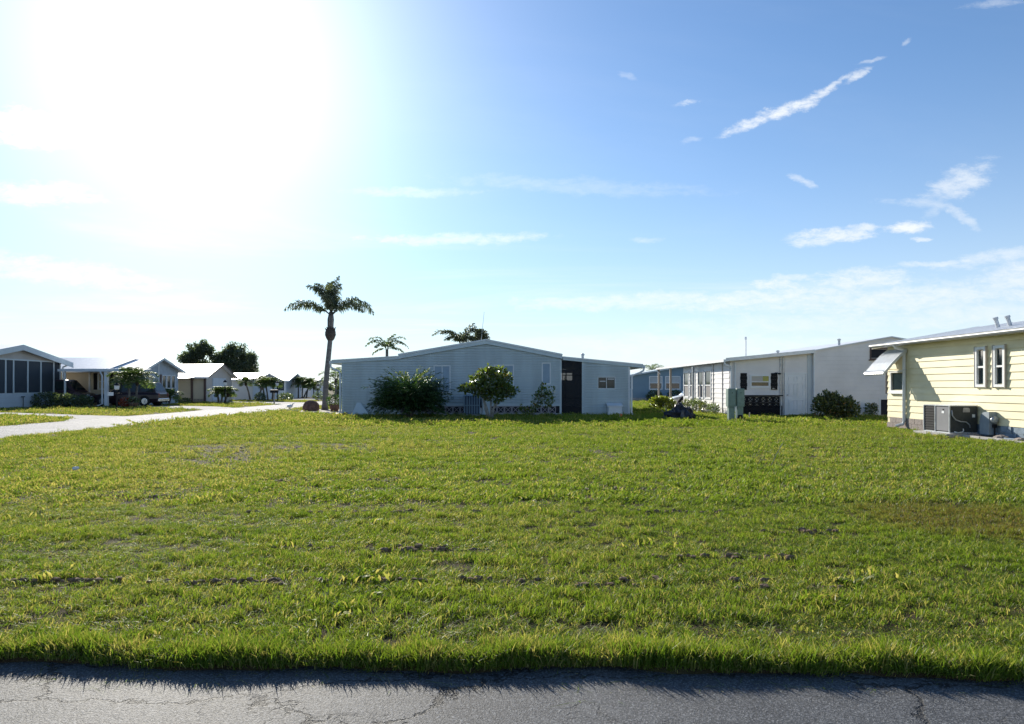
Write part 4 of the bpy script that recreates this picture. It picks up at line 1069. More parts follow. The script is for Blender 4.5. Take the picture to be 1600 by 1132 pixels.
# stake, flag, litter
o = MB().tube([(0, 0, -.02), (.03, 0, .33)], .025, 6).build('survey_stake', WOOD); o.location = (10.2, 31.8, 0); tag(o, 'short pale wooden stake in grass right of the green utility boxes', 'stake')
fl = thing('marker_flag', 'small orange marker flag in the grass before the blue grey house', 'flag', (4.55, 31.2, 0))
MB().tube([(0, 0, 0), (0, 0, .30)], .006, 5).build('wire', GALV, fl)
MB().add([(0, 0, .30), (.11, .02, .28), (.10, -.01, .18), (0, 0, .19), (0, .006, .30), (.11, .026, .28), (.10, -.004, .18), (0, .006, .19)], [(0, 1, 2, 3), (7, 6, 5, 4), (0, 4, 5, 1), (1, 5, 6, 2), (2, 6, 7, 3), (3, 7, 4, 0)]).build('pennant', ORANGE, fl)
o = MB().lump((0, 0, .04), (.05, .04, .03), 3, 9, 6, .35).build('litter', WHITE); o.location = (-7.35, 12.45, .03); tag(o, 'scrap of white litter lying in the lawn at left', 'litter')
o = MB().tube([(0, 0, 0), (.10, 0, .22), (.24, .05, .42)], .006, 5).build('dry_stalk', WOOD); o.location = (4.65, 13.3, 0); tag(o, 'single dry stalk leaning in the lawn at right', 'stalk')

# white deck box and condenser by the blue-grey house
dbx = thing('deck_box', 'white storage box with sloping lid against the blue grey wall', 'storage box', (5.0, 36.05, 0))
MB().bbox(-.33, .33, -.24, .28, .0, .46, .012).build('bin', WHITE, dbx)
MB().slab([(-.37, -.28, .465), (.37, -.28, .465), (.37, .29, .60), (-.37, .29, .60)], .05).build('lid', WHITE, dbx)
cu = thing('condenser_unit', 'blue grey condenser unit with slatted sides against the middle house', 'air conditioner', (-1.92, 35.9, 0))
MB().box(-.55, .95, -.5, .42, 0, .10).build('pad', CONC, cu)
CUM = mat('blue_enamel', (.20, .30, .38), .5)
MB().bbox(-.38, .38, -.36, .36, .12, .98, .05).build('cabinet', mat('dark_blue_coil', (.05, .08, .12), .6), cu)
MB().bbox(-.41, .41, -.39, .39, .98, 1.04, .03).build('top_panel', CUM, cu)
for k in range(7):
    x = -.36 + .12 * k
    MB().box(x - .02, x + .02, -.385, -.362, .14, .98).build('slat', CUM, cu)
for k in range(7):
    y = -.30 + .10 * k; MB().box(-.402, -.382, y - .02, y + .02, .14, .98).build('slat', CUM, cu)
MB().box(-.39, .39, -.39, -.386, .52, .56).build('band', CUM, cu)
MB().bbox(.48, .88, -.25, .35, .10, .86, .02).build('side_cabinet', BLUE, cu)
MB().tube([(.42, -.3, .11), (.42, -.3, .42)], .03, 6).build('disconnect', WHITE, cu)
lb = MB(); lb.slab([(-.30, -.25, .0), (.62, -.25, .0), (.10, .0, .64), (-.06, .0, .64)], .02)
o = lb.build('leaning_board', TRIM_BLUE); o.location = (-7.55, 36.3, .0); tag(o, 'pale triangular board leaning on blue grey wall left of big bush', 'board')
o = MB().lump((0, 0, .05), (.16, .12, .10), 8, 9, 6, .2).build('splash_block', BLACK); o.location = (-8.2, 36.0, 0); tag(o, 'small dark lump at the left foot of the blue grey house', 'splash block')

# boulder, pots and pale stones in the palm bed
o = MB().lump((0, 0, .18), (.50, .34, .46), 12, 14, 9, .07).build('boulder', ROCK, smooth=True); o.location = (-11.75, 43.2, 0); tag(o, 'rounded reddish brown boulder at the foot of the tall palm', 'boulder')
pot = thing('potted_plant', 'terracotta pot with round leafy plant left of the blue grey house corner', 'potted plant', (-10.2, 42.5, 0))
MB().lathe([(.20, 0), (.30, .30), (.33, .38), (.30, .40)], 14).build('pot', TERRA, pot, True)
p, d, k = blob_points([((0, 0, .60), (.42, .42, .34))], 420)
link_mesh('foliage', np_mesh('pot_leaves', leaves(p, d + nrg.normal(size=d.shape) * .6, .13, .07, None), 4, nrg.random(len(p))), L_BUSH, pot)
for i, (x, y, r_) in enumerate(((-12.7, 42.2, .13), (-12.4, 41.9, .10), (-12.1, 41.6, .12), (-11.3, 40.6, .09), (-10.5, 39.6, .10), (-9.6, 38.4, .12), (-9.1, 37.7, .10), (-8.7, 37.0, .09))):
    o = MB().lump((0, 0, r_ * .4), (r_ * 1.2, r_, r_ * .7), 40 + i, 9, 6, .2).build('border_stone', PALEROCK); o.location = (x, y, .01)
    tag(o, 'pale border stone round the tall palm bed', 'stone', 'pale stones edging the palm bed')
gn = thing('garden_ornament', 'small white bird ornament at left edge of the palm bed', 'ornament', (-12.9, 42.9, 0))
MB().tube([(0, 0, 0), (0, 0, .22)], .015, 6).build('leg', BLACK, gn)
m = MB(); m.lump((0, 0, .30), (.18, .09, .10), 2, 10, 7, .03); m.build('body', WHITE, gn, True)
MB().tube([(.14, 0, .34), (.20, 0, .46), (.27, 0, .48)], [.04, .035, .012], 7).build('head', WHITE, gn, True)

# ------------------------------------------------------------------ plants
def shrub(name, label, cat, loc, blobs, n, ll, lw, material, stems, bark=BARK, shell=.55, up=.35, spread=.7, group=None, tint_top=None):
    r = thing(name, label, cat, loc, 0, group)
    p, d, k = blob_points(blobs, n, shell)
    p[:, 2] = np.maximum(p[:, 2], .04)
    dd = d + nrg.normal(size=d.shape) * spread; dd[:, 2] += up
    t = nrg.random(n) * .85
    if tint_top is not None:
        zz = (p[:, 2] - p[:, 2].min()) / np.ptp(p[:, 2]); t = np.where((zz > tint_top) & (nrg.random(n) < .5), .95, t)
    else: t = np.where(nrg.random(n) < .06, .95, t)
    me = np_mesh(name + '_leaves', leaves(p, dd, ll * (.65 + .7 * nrg.random(n)), lw * (.7 + .6 * nrg.random(n)), None), 4, t)
    link_mesh('foliage', me, material, r, kind='stuff')
    for i, s_ in enumerate(stems):
        MB().tube(*s_).build('stem', bark, r, True)
    return r


def stem(pts, r0, r1, n=7):
    k = len(pts); return (pts, [r0 + (r1 - r0) * i / (k - 1) for i in range(k)], n)


# big dark bush left of centre: flat fan sprays thrown outward
bb = thing('bush', 'large dark feathery bush in front of the blue grey wall', 'bush', (-4.66, 33.6, 0))
fr_v = []; fr_t = []
r2 = np.random.default_rng(5)
for k in range(620):
    az = r2.uniform(0, 2 * math.pi); q = r2.random()
    e0 = 12 + 75 * q ** .9 * r2.uniform(.6, 1.1); L = (1.85 if e0 < 50 else 2.05) * r2.uniform(.72, 1.0)
    base = np.array([r2.normal() * .12, r2.normal() * .12, .25 + .55 * r2.random()])
    pos = base.copy(); e = R(e0); st_n = 14
    dirh = np.array([math.cos(az), math.sin(az), 0])
    for s_ in range(st_n):
        step = L / st_n
        e -= R(58 / st_n) * (1.0 if e0 > 40 else .75)
        dv = dirh * math.cos(e) + np.array([0, 0, math.sin(e)])
        pos = pos + dv * step
        pos[2] = max(pos[2], .10)
        if s_ > 2:
            m_ = 4
            side = np.cross(dv, [0, 0, 1.0])
            for sg in range(m_):
                ld = dv * r2.uniform(.5, 1.1) + side * r2.normal() * .8 + np.array([0, 0, r2.normal() * .25])
                fr_v.append((pos + r2.normal(size=3) * .03, ld)); fr_t.append(.95 if (pos[2] > 1.75 and r2.random() < .45) else r2.random() * .85)  # upper leaves tinted yellow-green to paint the sunlit top
P = np.array([a for a, _ in fr_v]); D = np.array([b for _, b in fr_v])
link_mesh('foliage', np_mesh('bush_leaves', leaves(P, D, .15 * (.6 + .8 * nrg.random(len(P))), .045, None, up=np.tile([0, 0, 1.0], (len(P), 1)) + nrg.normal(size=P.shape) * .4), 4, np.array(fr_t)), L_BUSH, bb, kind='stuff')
for i in range(7):
    a = i * .9; MB().tube([(.1 * math.cos(a), .1 * math.sin(a), 0), (.2 * math.cos(a), .2 * math.sin(a), .5), (.5 * math.cos(a), .5 * math.sin(a), 1.2)], [.05, .035, .015], 6).build('stem', BARK, bb, True)

# small many-stemmed tree with rounded leaves
blobs = [((-.85, 0, 1.42), (.42, .4, .22)), ((-.55, .1, 1.72), (.40, .4, .25)), ((-.1, .05, 2.0), (.45, .4, .26)), ((.35, -.1, 2.05), (.40, .4, .26)), ((.62, .1, 1.78), (.36, .4, .30)),
         ((.1, -.1, 1.55), (.62, .5, .34)), ((.55, 0, 1.30), (.55, .45, .28)), ((-.3, 0, 1.25), (.45, .45, .26)), ((.9, .1, 1.22), (.36, .3, .24)), ((.25, -.1, .95), (.45, .4, .22)), ((.60, 0, 2.28), (.10, .10, .18)), ((-1.12, 0, 1.32), (.2, .2, .14)), ((.05, .0, 2.22), (.18, .2, .16))]
shrub('small_tree', 'small round-leaved tree with several pale stems in front of blue grey house', 'tree', (-.98, 32.3, 0), blobs, 2400, .14, .12, L_GRAPE,
      [stem([(.0, 0, 0), (-.12, 0, .5), (-.30, .02, 1.0), (-.60, .05, 1.5)], .055, .02), stem([(.06, .02, 0), (.05, .02, .5), (.05, .05, 1.0), (.0, 0, 1.8)], .05, .02),
       stem([(.12, 0, 0), (.18, -.02, .5), (.35, 0, 1.0), (.55, .05, 1.7)], .05, .02), stem([(-.05, .05, 0), (-.2, 0, .45), (-.28, -.05, .9), (-.7, 0, 1.35)], .045, .015), stem([(.05, 0, .3), (.35, 0, .7), (.85, .05, 1.15)], .035, .012)],
      mat('pale_stem_bark', (.30, .28, .25), .9, .25, 6, .5, 25), .7, .25, .8)
# thin shrub beside it
blobs = [((.35, 0, .95), (.30, .25, .22)), ((.62, 0, 1.15), (.32, .3, .25)), ((.85, 0, 1.0), (.28, .25, .22)), ((.55, 0, 1.45), (.15, .15, .16)), ((.2, 0, .55), (.25, .2, .2)), ((.7, 0, .65), (.35, .2, .16)), ((.0, 0, .3), (.22, .2, .22)), ((-.35, .1, .35), (.20, .2, .30)), ((.98, 0, 1.35), (.08, .08, .15))]
shrub('thin_shrub', 'thin loose shrub with leaning stems between the small tree and screened entry', 'shrub', (.85, 33.2, 0), blobs, 620, .13, .08, L_GRAPE,
      [stem([(.0, 0, 0), (.18, 0, .4), (.40, 0, .9), (.55, 0, 1.45)], .025, .008), stem([(.03, 0, 0), (.3, 0, .45), (.65, 0, .9), (.95, 0, 1.4)], .022, .008), stem([(-.02, 0, 0), (.0, 0, .4), (.2, 0, .75), (.3, 0, 1.1)], .02, .007), stem([(-.05, 0, 0), (-.2, .05, .3), (-.38, .1, .6)], .018, .006)], MATS['pale_stem_bark'], .8, .3, .9)
# shrubs on the right
blobs = [((-.45, 0, .55), (.52, .5, .42)), ((.25, 0, .50), (.62, .5, .42)), ((-.15, 0, .88), (.45, .4, .26)), ((-.65, 0, .85), (.20, .2, .18)), ((.7, 0, .42), (.36, .4, .40)), ((.55, 0, .85), (.18, .2, .14)), ((-.35, 0, 1.10), (.14, .14, .12)), ((.05, 0, 1.12), (.12, .12, .10))]
shrub('shrub', 'broad mottled shrub beside the white gable wall', 'shrub', (14.35, 32.9, 0), blobs, 2600, .16, .09, L_CROT, [stem([(.0, 0, 0), (-.2, 0, .4), (-.35, 0, .9)], .03, .01), stem([(.05, 0, 0), (.3, 0, .4), (.5, 0, .8)], .03, .01), stem([(0, .05, 0), (.05, .1, .5), (0, .05, 1.0)], .03, .01)], BARK, .8, .5, .7)
shrub('shrub', 'small shrub under the skirting of the white gable wall', 'shrub', (17.3, 35.6, 0), [((0, 0, .30), (.28, .25, .26)), ((-.1, 0, .45), (.16, .15, .15)), ((.16, 0, .48), (.14, .14, .14))], 420, .12, .05, L_CROT, [stem([(0, 0, 0), (.03, 0, .3)], .02, .01)])
blobs = [((-.3, 0, .40), (.45, .45, .36)), ((.35, 0, .36), (.48, .45, .33)), ((0, -.1, .55), (.45, .4, .26)), ((.7, .1, .28), (.28, .3, .24))]
shrub('shrub', 'bright yellow green shrub mound in front of the carport posts', 'shrub', (9.35, 46.4, 0), blobs, 1900, .14, .07, L_YEL, [stem([(0, 0, 0), (.0, 0, .4)], .03, .01)], BARK, .6, .4, .7)
for i, (x, y, s_, lab) in enumerate(((10.15, 43.0, .95, 'leafy low plant under the far pair of white house windows'), (10.2, 41.0, 1.1, 'dark leafy plant at the post between white house windows'), (10.2, 39.4, .95, 'low plant under the nearest white house window'), (10.25, 37.7, .8, 'sparse low plant by the white siding near the front corner'))):
    shrub('low_plant', lab, 'plant', (x, y, 0), [((0, 0, .35 * s_), (.34, .55, .32 * s_)), ((0, .3, .5 * s_), (.2, .3, .2 * s_)), ((0, -.3, .45 * s_), (.2, .3, .22 * s_))], int(420 * s_), .13, .05, L_HEDGE if i % 2 else L_CROT, [stem([(0, 0, 0), (.02, 0, .4)], .015, .006)], BARK, .8, .6, .7, 'low plants along the white house')
for i, (x, y, w_, lab) in enumerate(((13.6, 70.6, .7, 'round dark shrub below the blue house small window'), (15.7, 70.6, .9, 'dark low shrub under the blue house triple window'))):
    shrub('shrub', lab, 'shrub', (x, y, 0), [((0, 0, .5), (w_, .6, .5))], 500, .2, .12, L_OAK, [stem([(0, 0, 0), (0, 0, .4)], .04, .02)])
# hedge bushes in front of the carport
for i, (x, y, w_, h_, lab) in enumerate(((-32.2, 51.0, .95, .95, 'grey green bush beside the left carport post'), (-30.9, 51.0, .95, .85, 'grey green bush in the middle before the plum van'), (-29.7, 50.9, .8, .75, 'low grey green bush next to the right carport post'))):
    shrub('bush', lab, 'bush', (x, y, 0), [((0, 0, h_ * .5), (w_, .7, h_ * .55)), ((w_ * .4, 0, h_ * .7), (w_ * .5, .5, h_ * .35))], 1100, .15, .08, L_HEDGE, [stem([(0, 0, 0), (0, 0, .4)], .04, .02)], group='bushes before the carport')
for i, (x, y, w_, h_, lab) in enumerate(((-31.0, 63.6, 1.3, .55, 'low dark hedge bush against beige wall beside the driveway'), (-28.6, 63.8, .9, .4, 'low clipped bush at the beige house corner'), (-24.2, 71.0, .5, .75, 'small round bush by the white steps past the beige gable'), (-23.0, 75.0, .8, .7, 'low leafy bush under the leaning palms'), (-20.6, 80.0, 1.0, .8, 'flowering low bush near the far lamp post'))):
    shrub('bush', lab, 'bush', (x, y, 0), [((0, 0, h_ * .5), (w_, .6, h_ * .55))], 500, .16, .09, L_HEDGE if i != 2 else L_OAK, [stem([(0, 0, 0), (0, 0, .3)], .04, .02)])
# red bedding plant with a pot below the small palm
rb = shrub('bedding_plant', 'red leaved bedding plant by the small palm foot', 'plant', (-26.3, 50.3, 0), [((0, 0, .35), (.38, .3, .28))], 240, .16, .10, REDLEAF, [stem([(0, 0, 0), (0, 0, .3)], .02, .01)])
pt2 = thing('plant_pot', 'round clay pot at the foot of the small palm', 'pot', (-25.6, 50.0, 0))
MB().lathe([(.20, 0), (.28, .28), (.31, .34), (.28, .36)], 12).build('pot', TERRA, pt2, True)
p, d, k = blob_points([((0, 0, .48), (.36, .36, .22))], 200)
link_mesh('foliage', np_mesh('pot_leaves2', leaves(p, d + nrg.normal(size=d.shape) * .6, .16, .07, None), 4, nrg.random(len(p))), L_HEDGE, pt2)


# palms -------------------------------------------------------------
def frond_mesh(L, e0, droop, n_leaf, ll, lw, plumose, seed, hang=.55, width_taper=True):
    """one feather frond along +x, drooping; rachis and leaflets"""
    q = random.Random(seed); qn = np.random.default_rng(seed)
    K = 22; pos = np.zeros(3); pts = [pos.copy()]; dirs = []
    for i in range(K):
        s_ = (i + .5) / K; e = R(e0 - droop * s_ ** 1.25)
        dv = np.array([math.cos(e), 0, math.sin(e)]); dirs.append(dv); pos = pos + dv * L / K; pts.append(pos.copy())
    dirs.append(dirs[-1]); pts = np.array(pts); dirs = np.array(dirs)
    mb = MB(); mb.tube([tuple(p) for p in pts], [max(.006, .030 * L / 2.6 * (1 - .85 * i / K)) for i in range(K + 1)], 5)
    vs = list(mb.v); fs = list(mb.f); tint = [.25] * len(vs)
    side0 = np.array([0, 1.0, 0])
    for i in range(n_leaf):
        t = .16 + .84 * i / (n_leaf - 1); x = t * K; a = int(min(x, K - 1)); f = x - a
        p = pts[a] * (1 - f) + pts[a + 1] * f; dv = dirs[a]
        nv = np.cross(side0, dv) * -1.0
        env = math.sin(math.pi * min(1, .12 + .88 * t)) ** .45 if width_taper else 1
        for sg in (-1, 1):
            tilt = q.uniform(-1, 1) * plumose
            l_ = ll * env * q.uniform(.8, 1.12)
            d0 = dv * q.uniform(.35, .65) + side0 * sg * math.cos(tilt) + nv * (math.sin(tilt) + .12)
            d0 /= np.linalg.norm(d0)
            wv = np.cross(d0, nv + qn.normal(size=3) * .3); wv /= np.linalg.norm(wv) + 1e-9
            m_ = p + d0 * l_ * .5; d1 = d0 + np.array([0, 0, -hang * q.uniform(.6, 1.3)]); d1 /= np.linalg.norm(d1)
            d2 = d1 + np.array([0, 0, -hang * q.uniform(.5, 1.2)]); d2 /= np.linalg.norm(d2)
            m2 = m_ + d1 * l_ * .3; tp_ = m2 + d2 * l_ * .25
            k = len(vs); w_ = lw * .5
            vs += [tuple(p - wv * w_ * .5), tuple(p + wv * w_ * .5), tuple(m_ + wv * w_), tuple(m_ - wv * w_), tuple(m2 + wv * w_ * .8), tuple(m2 - wv * w_ * .8), tuple(tp_)]
            fs += [(k, k + 1, k + 2, k + 3), (k + 3, k + 2, k + 4, k + 5), (k + 5, k + 4, k + 6)]
            tint += [q.random() * .9] * 7
    me = bpy.data.meshes.new('frond'); me.from_pydata(vs, [], fs); me.update()
    at = me.attributes.new('tint', 'FLOAT', 'POINT'); at.data.foreach_set('value', np.array(tint, np.float32))
    return me


def palm(name, label, loc, trunk_pts, radii, fronds, leafm, n_leaf, ll, lw, plum, bark=PALMBARK, group=None, hang=.55, boots=None, seed=1):
    r = thing(name, label, 'palm tree', loc, 0, group)
    MB().tube(trunk_pts, radii, 12).build('trunk', bark, r, True)
    crown = Vector(trunk_pts[-1])
    if boots: boots(r)
    cache = {}
    for i, (az, e0, L, dr) in enumerate(fronds):
        key = (e0, L, dr)
        if key not in cache: cache[key] = frond_mesh(L, e0, dr, n_leaf, ll, lw, plum, seed * 100 + i, hang)
        o = link_mesh('frond', cache[key], leafm, r)
        o.location = crown + Vector((math.cos(R(az)) * .05, math.sin(R(az)) * .05, 0)); o.rotation_euler = (0, 0, R(az))
    return r


def main_boots(r):
    m = MB(); q = random.Random(4)
    m.lathe([(.17, 4.22), (.26, 4.36), (.33, 4.55), (.32, 4.72), (.24, 4.92), (.17, 5.02)], 12, (.34, 0, 0))
    for k in range(46):
        a = k * 2.4; z = 4.35 + .6 * (k / 46); rr = .27
        c = (.34 + rr * math.cos(a), rr * math.sin(a), z)
        m.tube([(c[0] - .08 * math.cos(a), c[1] - .08 * math.sin(a), z - .05), (c[0] + q.uniform(.0, .07) * math.cos(a), c[1] + .05 * math.sin(a), z + .14)], [.045, .02], 5)
    m.build('boot_ring', BOOTS, r)
    for k in range(7):
        a = k * .9; MB().tube([(.34 + .13 * math.cos(a), .13 * math.sin(a), 4.9), (.36 + .15 * math.cos(a), .15 * math.sin(a), 5.5), (.38 + .10 * math.cos(a), .10 * math.sin(a), 5.95)], [.05, .05, .025], 6).build('leaf_base', PALMBARK, r, True)


palm('queen_palm', 'tall palm with ragged wide crown beside the blue grey house', (-11.32, 44.7, 0),
     [(0, 0, 0), (.02, 0, .4), (.06, 0, 1.4), (.14, 0, 2.4), (.24, 0, 3.4), (.33, 0, 4.3), (.36, 0, 4.8), (.38, 0, 5.4), (.39, 0, 5.75)], [.23, .185, .165, .16, .15, .145, .16, .15, .11],
     [(184, 46, 3.1, 92), (176, 40, 2.6, 70), (-6, 60, 3.05, 122), (12, 48, 2.9, 104), (-18, 52, 2.5, 112), (18, 88, 2.45, 16), (175, 90, 2.6, 92), (160, 88, 2.4, 60), (268, 88, 2.0, 30), (92, 89, 2.2, 25), (195, 90, 2.1, 70), (350, 88, 2.0, 34), (120, 86, 2.1, 40), (265, 80, 1.8, 95), (80, 82, 1.8, 90)],
     L_PALM, 64, .56, .058, .9, hang=1.3, boots=main_boots, seed=3)

# palms behind the middle house
palm('palm', 'small star shaped palm showing above the left roof of the blue grey house', (-10.15, 60.0, 0), [(0, 0, 0), (0, 0, 2.5), (0, 0, 4.45)], [.16, .13, .11],
     [(180, 58, 2.1, 118), (165, 82, 2.2, 128), (20, 80, 2.1, 116), (0, 55, 2.1, 122), (60, 86, 1.8, 80), (200, 72, 1.9, 125), (340, 70, 1.9, 130), (240, 50, 1.6, 110), (300, 48, 1.6, 110), (345, 20, 1.6, 75), (195, 10, 1.3, 75)], L_PALMG, 34, .36, .07, .5, seed=5, hang=.5)
palm('palm', 'bushy palm with long drooping left frond behind the blue grey ridge', (-3.95, 58.0, 0), [(0, 0, 0), (0, 0, 2.0), (0, 0, 4.7)], [.18, .15, .12],
     [(178, 66, 2.9, 112), (170, 76, 2.3, 110), (190, 80, 2.1, 110), (10, 88, 2.1, 62), (0, 84, 1.9, 90), (5, 86, 2.0, 76), (30, 70, 1.7, 110), (270, 70, 1.6, 110), (90, 75, 1.8, 100), (215, 60, 1.8, 110), (140, 65, 1.8, 110), (330, 65, 1.5, 115)], L_PALM, 40, .45, .07, .9, seed=6, hang=.7)
fan = [(a, e, .85, 25) for a, e in zip([20 * k * 2.6 for k in range(30)], [80, 60, 40, 20, 5, -15] * 5)]
palm('sabal_palm', 'round dark palm head just left of the blue grey roof peak', (-2.58, 58.5, 0), [(0, 0, 0), (0, 0, 2.5), (0, 0, 5.2)], [.16, .14, .12], fan, L_PALM, 14, .36, .09, .5, seed=7, hang=.3)
an = MB(); an.tube([(0, 0, 0), (0, 0, 4.6), (.16, 0, 6.0), (.30, 0, 7.3)], [.03, .03, .02, .012], 6)
o = an.build('whip_antenna', ALU); o.location = (-2.48, 58.0, 0); tag(o, 'thin leaning whip antenna above the roof peak', 'antenna')
palm('palm', 'distant palm top above the blue house roof', (15.6, 82.0, 0), [(0, 0, 0), (0, 0, 3.2)], [.14, .12],
     [(a, e, 1.5, 95) for a, e in zip(range(0, 360, 36), (60, 40, 70, 30, 65, 45, 60, 35, 70, 50))], L_PALMG, 20, .36, .05, .5, seed=8)

# low pygmy palms along the street
def pygmy(label, loc, h, L, stems, seed, leafm=L_PALMG, nf=16, lean=None):
    r = thing('pygmy_palm', label, 'palm tree', loc, 0, 'low palms along the street')
    q = random.Random(seed); cache = [frond_mesh(L * k, e, dr, 24, .30 * L, .05, .35, seed * 7 + i, .35) for i, (k, e, dr) in enumerate(((1, 70, 125), (.95, 50, 120), (1.05, 84, 120), (.85, 25, 100)))]
    for sx, sy, lx in stems:
        MB().tube([(sx, sy, 0), (sx + lx * .4, sy, h * .5), (sx + lx, sy, h)], [.10, .08, .075], 8).build('trunk', BARK, r, True)
        m = MB(); m.lathe([(.07, h - .28), (.13, h - .12), (.12, h + .05), (.04, h + .16)], 9, (sx + lx, sy, 0)); m.build('crown_base', BOOTS, r)
        for k in range(nf):
            o = link_mesh('frond', cache[k % 4], leafm, r); o.location = (sx + lx, sy, h); o.rotation_euler = (0, 0, k * 2.4 + q.uniform(-.3, .3))
    return r


pygmy('low bushy palm in front of the maroon suv', (-25.95, 50.5, 0), 1.75, 1.75, [(-.15, 0, -.1), (.2, .1, .1)], 11, nf=16)
pygmy('short dark palm right of the maroon suv', (-26.1, 56.3, 0), .55, 1.3, [(0, 0, 0)], 12, nf=18)
pygmy('short double palm beside the beige gable house lamp post', (-23.6, 59.8, 0), .85, 1.05, [(-.1, 0, -.15), (.25, .2, .3), (.1, -.1, .15)], 13, nf=12)
pygmy('left leaning palm of the clump before the pale blue house', (-26.2, 74.0, 0), 1.75, 1.2, [(0, 0, -.45)], 14)
pygmy('forked palm in the clump before the pale blue house', (-25.6, 74.5, 0), 1.8, 1.25, [(0, 0, .6), (.6, .3, -.3)], 15)
pygmy('full golden palm in the clump beside the mailbox', (-24.0, 73.0, 0), 1.6, 1.35, [(-.1, 0, -.2), (.25, .2, .15)], 16)
pygmy('bushy palm right of the small pale porch house', (-26.3, 91.0, 0), 1.7, 1.6, [(0, 0, 0), (.4, .2, .1)], 17)
pygmy('leaning palm left of the lamp post by the tall trunk', (-25.4, 90.0, 0), 1.6, 1.5, [(0, 0, .9), (.3, .2, .3)], 18)
pygmy('arching palm at the left edge of the blue grey house', (-16.9, 70.0, 0), 2.0, 2.1, [(.2, 0, 0)], 19, nf=14)
pygmy('low palm just left of the tall palm trunk', (-23.6, 88.0, 0), 1.3, 1.3, [(0, 0, 0)], 20, nf=12)


def crown_tree(name, label, loc, blobs, n, leaf, trunk_h, r0, material, limbs, seed=1):
    r = thing(name, label, 'tree', loc)
    cl = []
    for c, rad in blobs:                              # break each lobe into many small clumps so that gaps and dents show
        k = max(8, int(18 * rad[0]))
        d = nrg.normal(size=(k, 3)); d /= np.linalg.norm(d, axis=1, keepdims=True)
        for q in d * (.35 + .65 * nrg.random((k, 1))): cl.append((tuple(np.array(c) + q * rad), tuple(np.array(rad) * nrg.uniform(.24, .42))))
    p, d, k = blob_points(cl, n, .9)
    t = nrg.random(n)
    me = np_mesh(name + '_crown', leaves(p, d + nrg.normal(size=d.shape) * .9, leaf * (.6 + .8 * nrg.random(n)), leaf * .6, None), 4, t)
    link_mesh('crown', me, material, r, kind='stuff')
    MB().tube([(0, 0, 0), (.05, 0, trunk_h * .5), (0, 0, trunk_h)], [r0, r0 * .8, r0 * .6], 9).build('trunk', BARK, r, True)
    for pts in limbs: MB().tube(pts, [r0 * .5, r0 * .32, r0 * .12], 7).build('limb', BARK, r, True)
    return r


crown_tree('oak_tree', 'open crowned oak showing sky gaps above the beige house roof', (-46.7, 110, 0),
           [((-1.7, 0, 5.6), (1.5, 1.5, 1.0)), ((-.3, 0, 6.6), (1.3, 1.3, 1.2)), ((.7, 0, 7.1), (1.2, 1.2, 1.1)), ((1.7, 0, 6.9), (.9, 1.0, .8)), ((.2, 0, 5.6), (1.0, 1, .8)), ((2.0, 0, 5.9), (.7, .8, .7)), ((-.8, 0, 4.6), (1.6, 1.2, .7)), ((1.2, 0, 4.6), (1.6, 1.2, .5))], 9000, .30, 4.2, .32, L_OAK,
           [[(0, 0, 3.8), (-.8, 0, 5.0), (-1.8, 0, 6.0)], [(0, 0, 4.0), (.3, 0, 5.5), (.6, 0, 7.2)], [(0, 0, 4.0), (1.0, 0, 5.2), (1.8, 0, 6.6)]])
crown_tree('oak_tree', 'dense rounded oak right of the open crowned oak', (-41.3, 110, 0),
           [((-1.6, 0, 5.6), (1.5, 1.5, 1.2)), ((.2, 0, 6.2), (1.8, 1.6, 1.4)), ((1.7, 0, 5.5), (1.5, 1.5, 1.2)), ((2.7, 0, 4.7), (.9, 1.0, 1.0)), ((0, 0, 4.6), (2.8, 1.6, 1.0)), ((-2.3, 0, 5.6), (.8, .9, .8)), ((1.0, 0, 4.0), (2.4, 1.4, .8))], 15000, .30, 3.6, .34, L_OAK,
           [[(0, 0, 3.4), (-.8, 0, 4.6), (-1.6, 0, 5.8)], [(0, 0, 3.4), (1.0, 0, 4.6), (1.8, 0, 5.6)]])
crown_tree('dark_tree', 'narrow dark tree behind the left corner of the blue grey house', (-17.6, 76, 0), [((.2, 0, 1.6), (.9, .9, 1.5)), ((.6, 0, 2.6), (.7, .8, .8))], 2600, .2, 1.6, .12, L_OAK, [[(0, 0, 1.2), (.2, 0, 2), (.4, 0, 2.8)]])
# distant low tree belt that closes the plain
tb = [((x, 230 + 10 * math.sin(x * .13), 1.2), (4.0, 3.0, nrg.uniform(1.2, 2.2))) for x in np.arange(-240, 245, 4.0)]
p, d, k = blob_points(tb, 14000, .9); p[:, 2] = np.maximum(p[:, 2], .1)
link_mesh('treeline', np_mesh('treeline', leaves(p, d + nrg.normal(size=d.shape), 1.1, .8, None), 4, nrg.random(len(p))), L_OAK, kind='stuff')

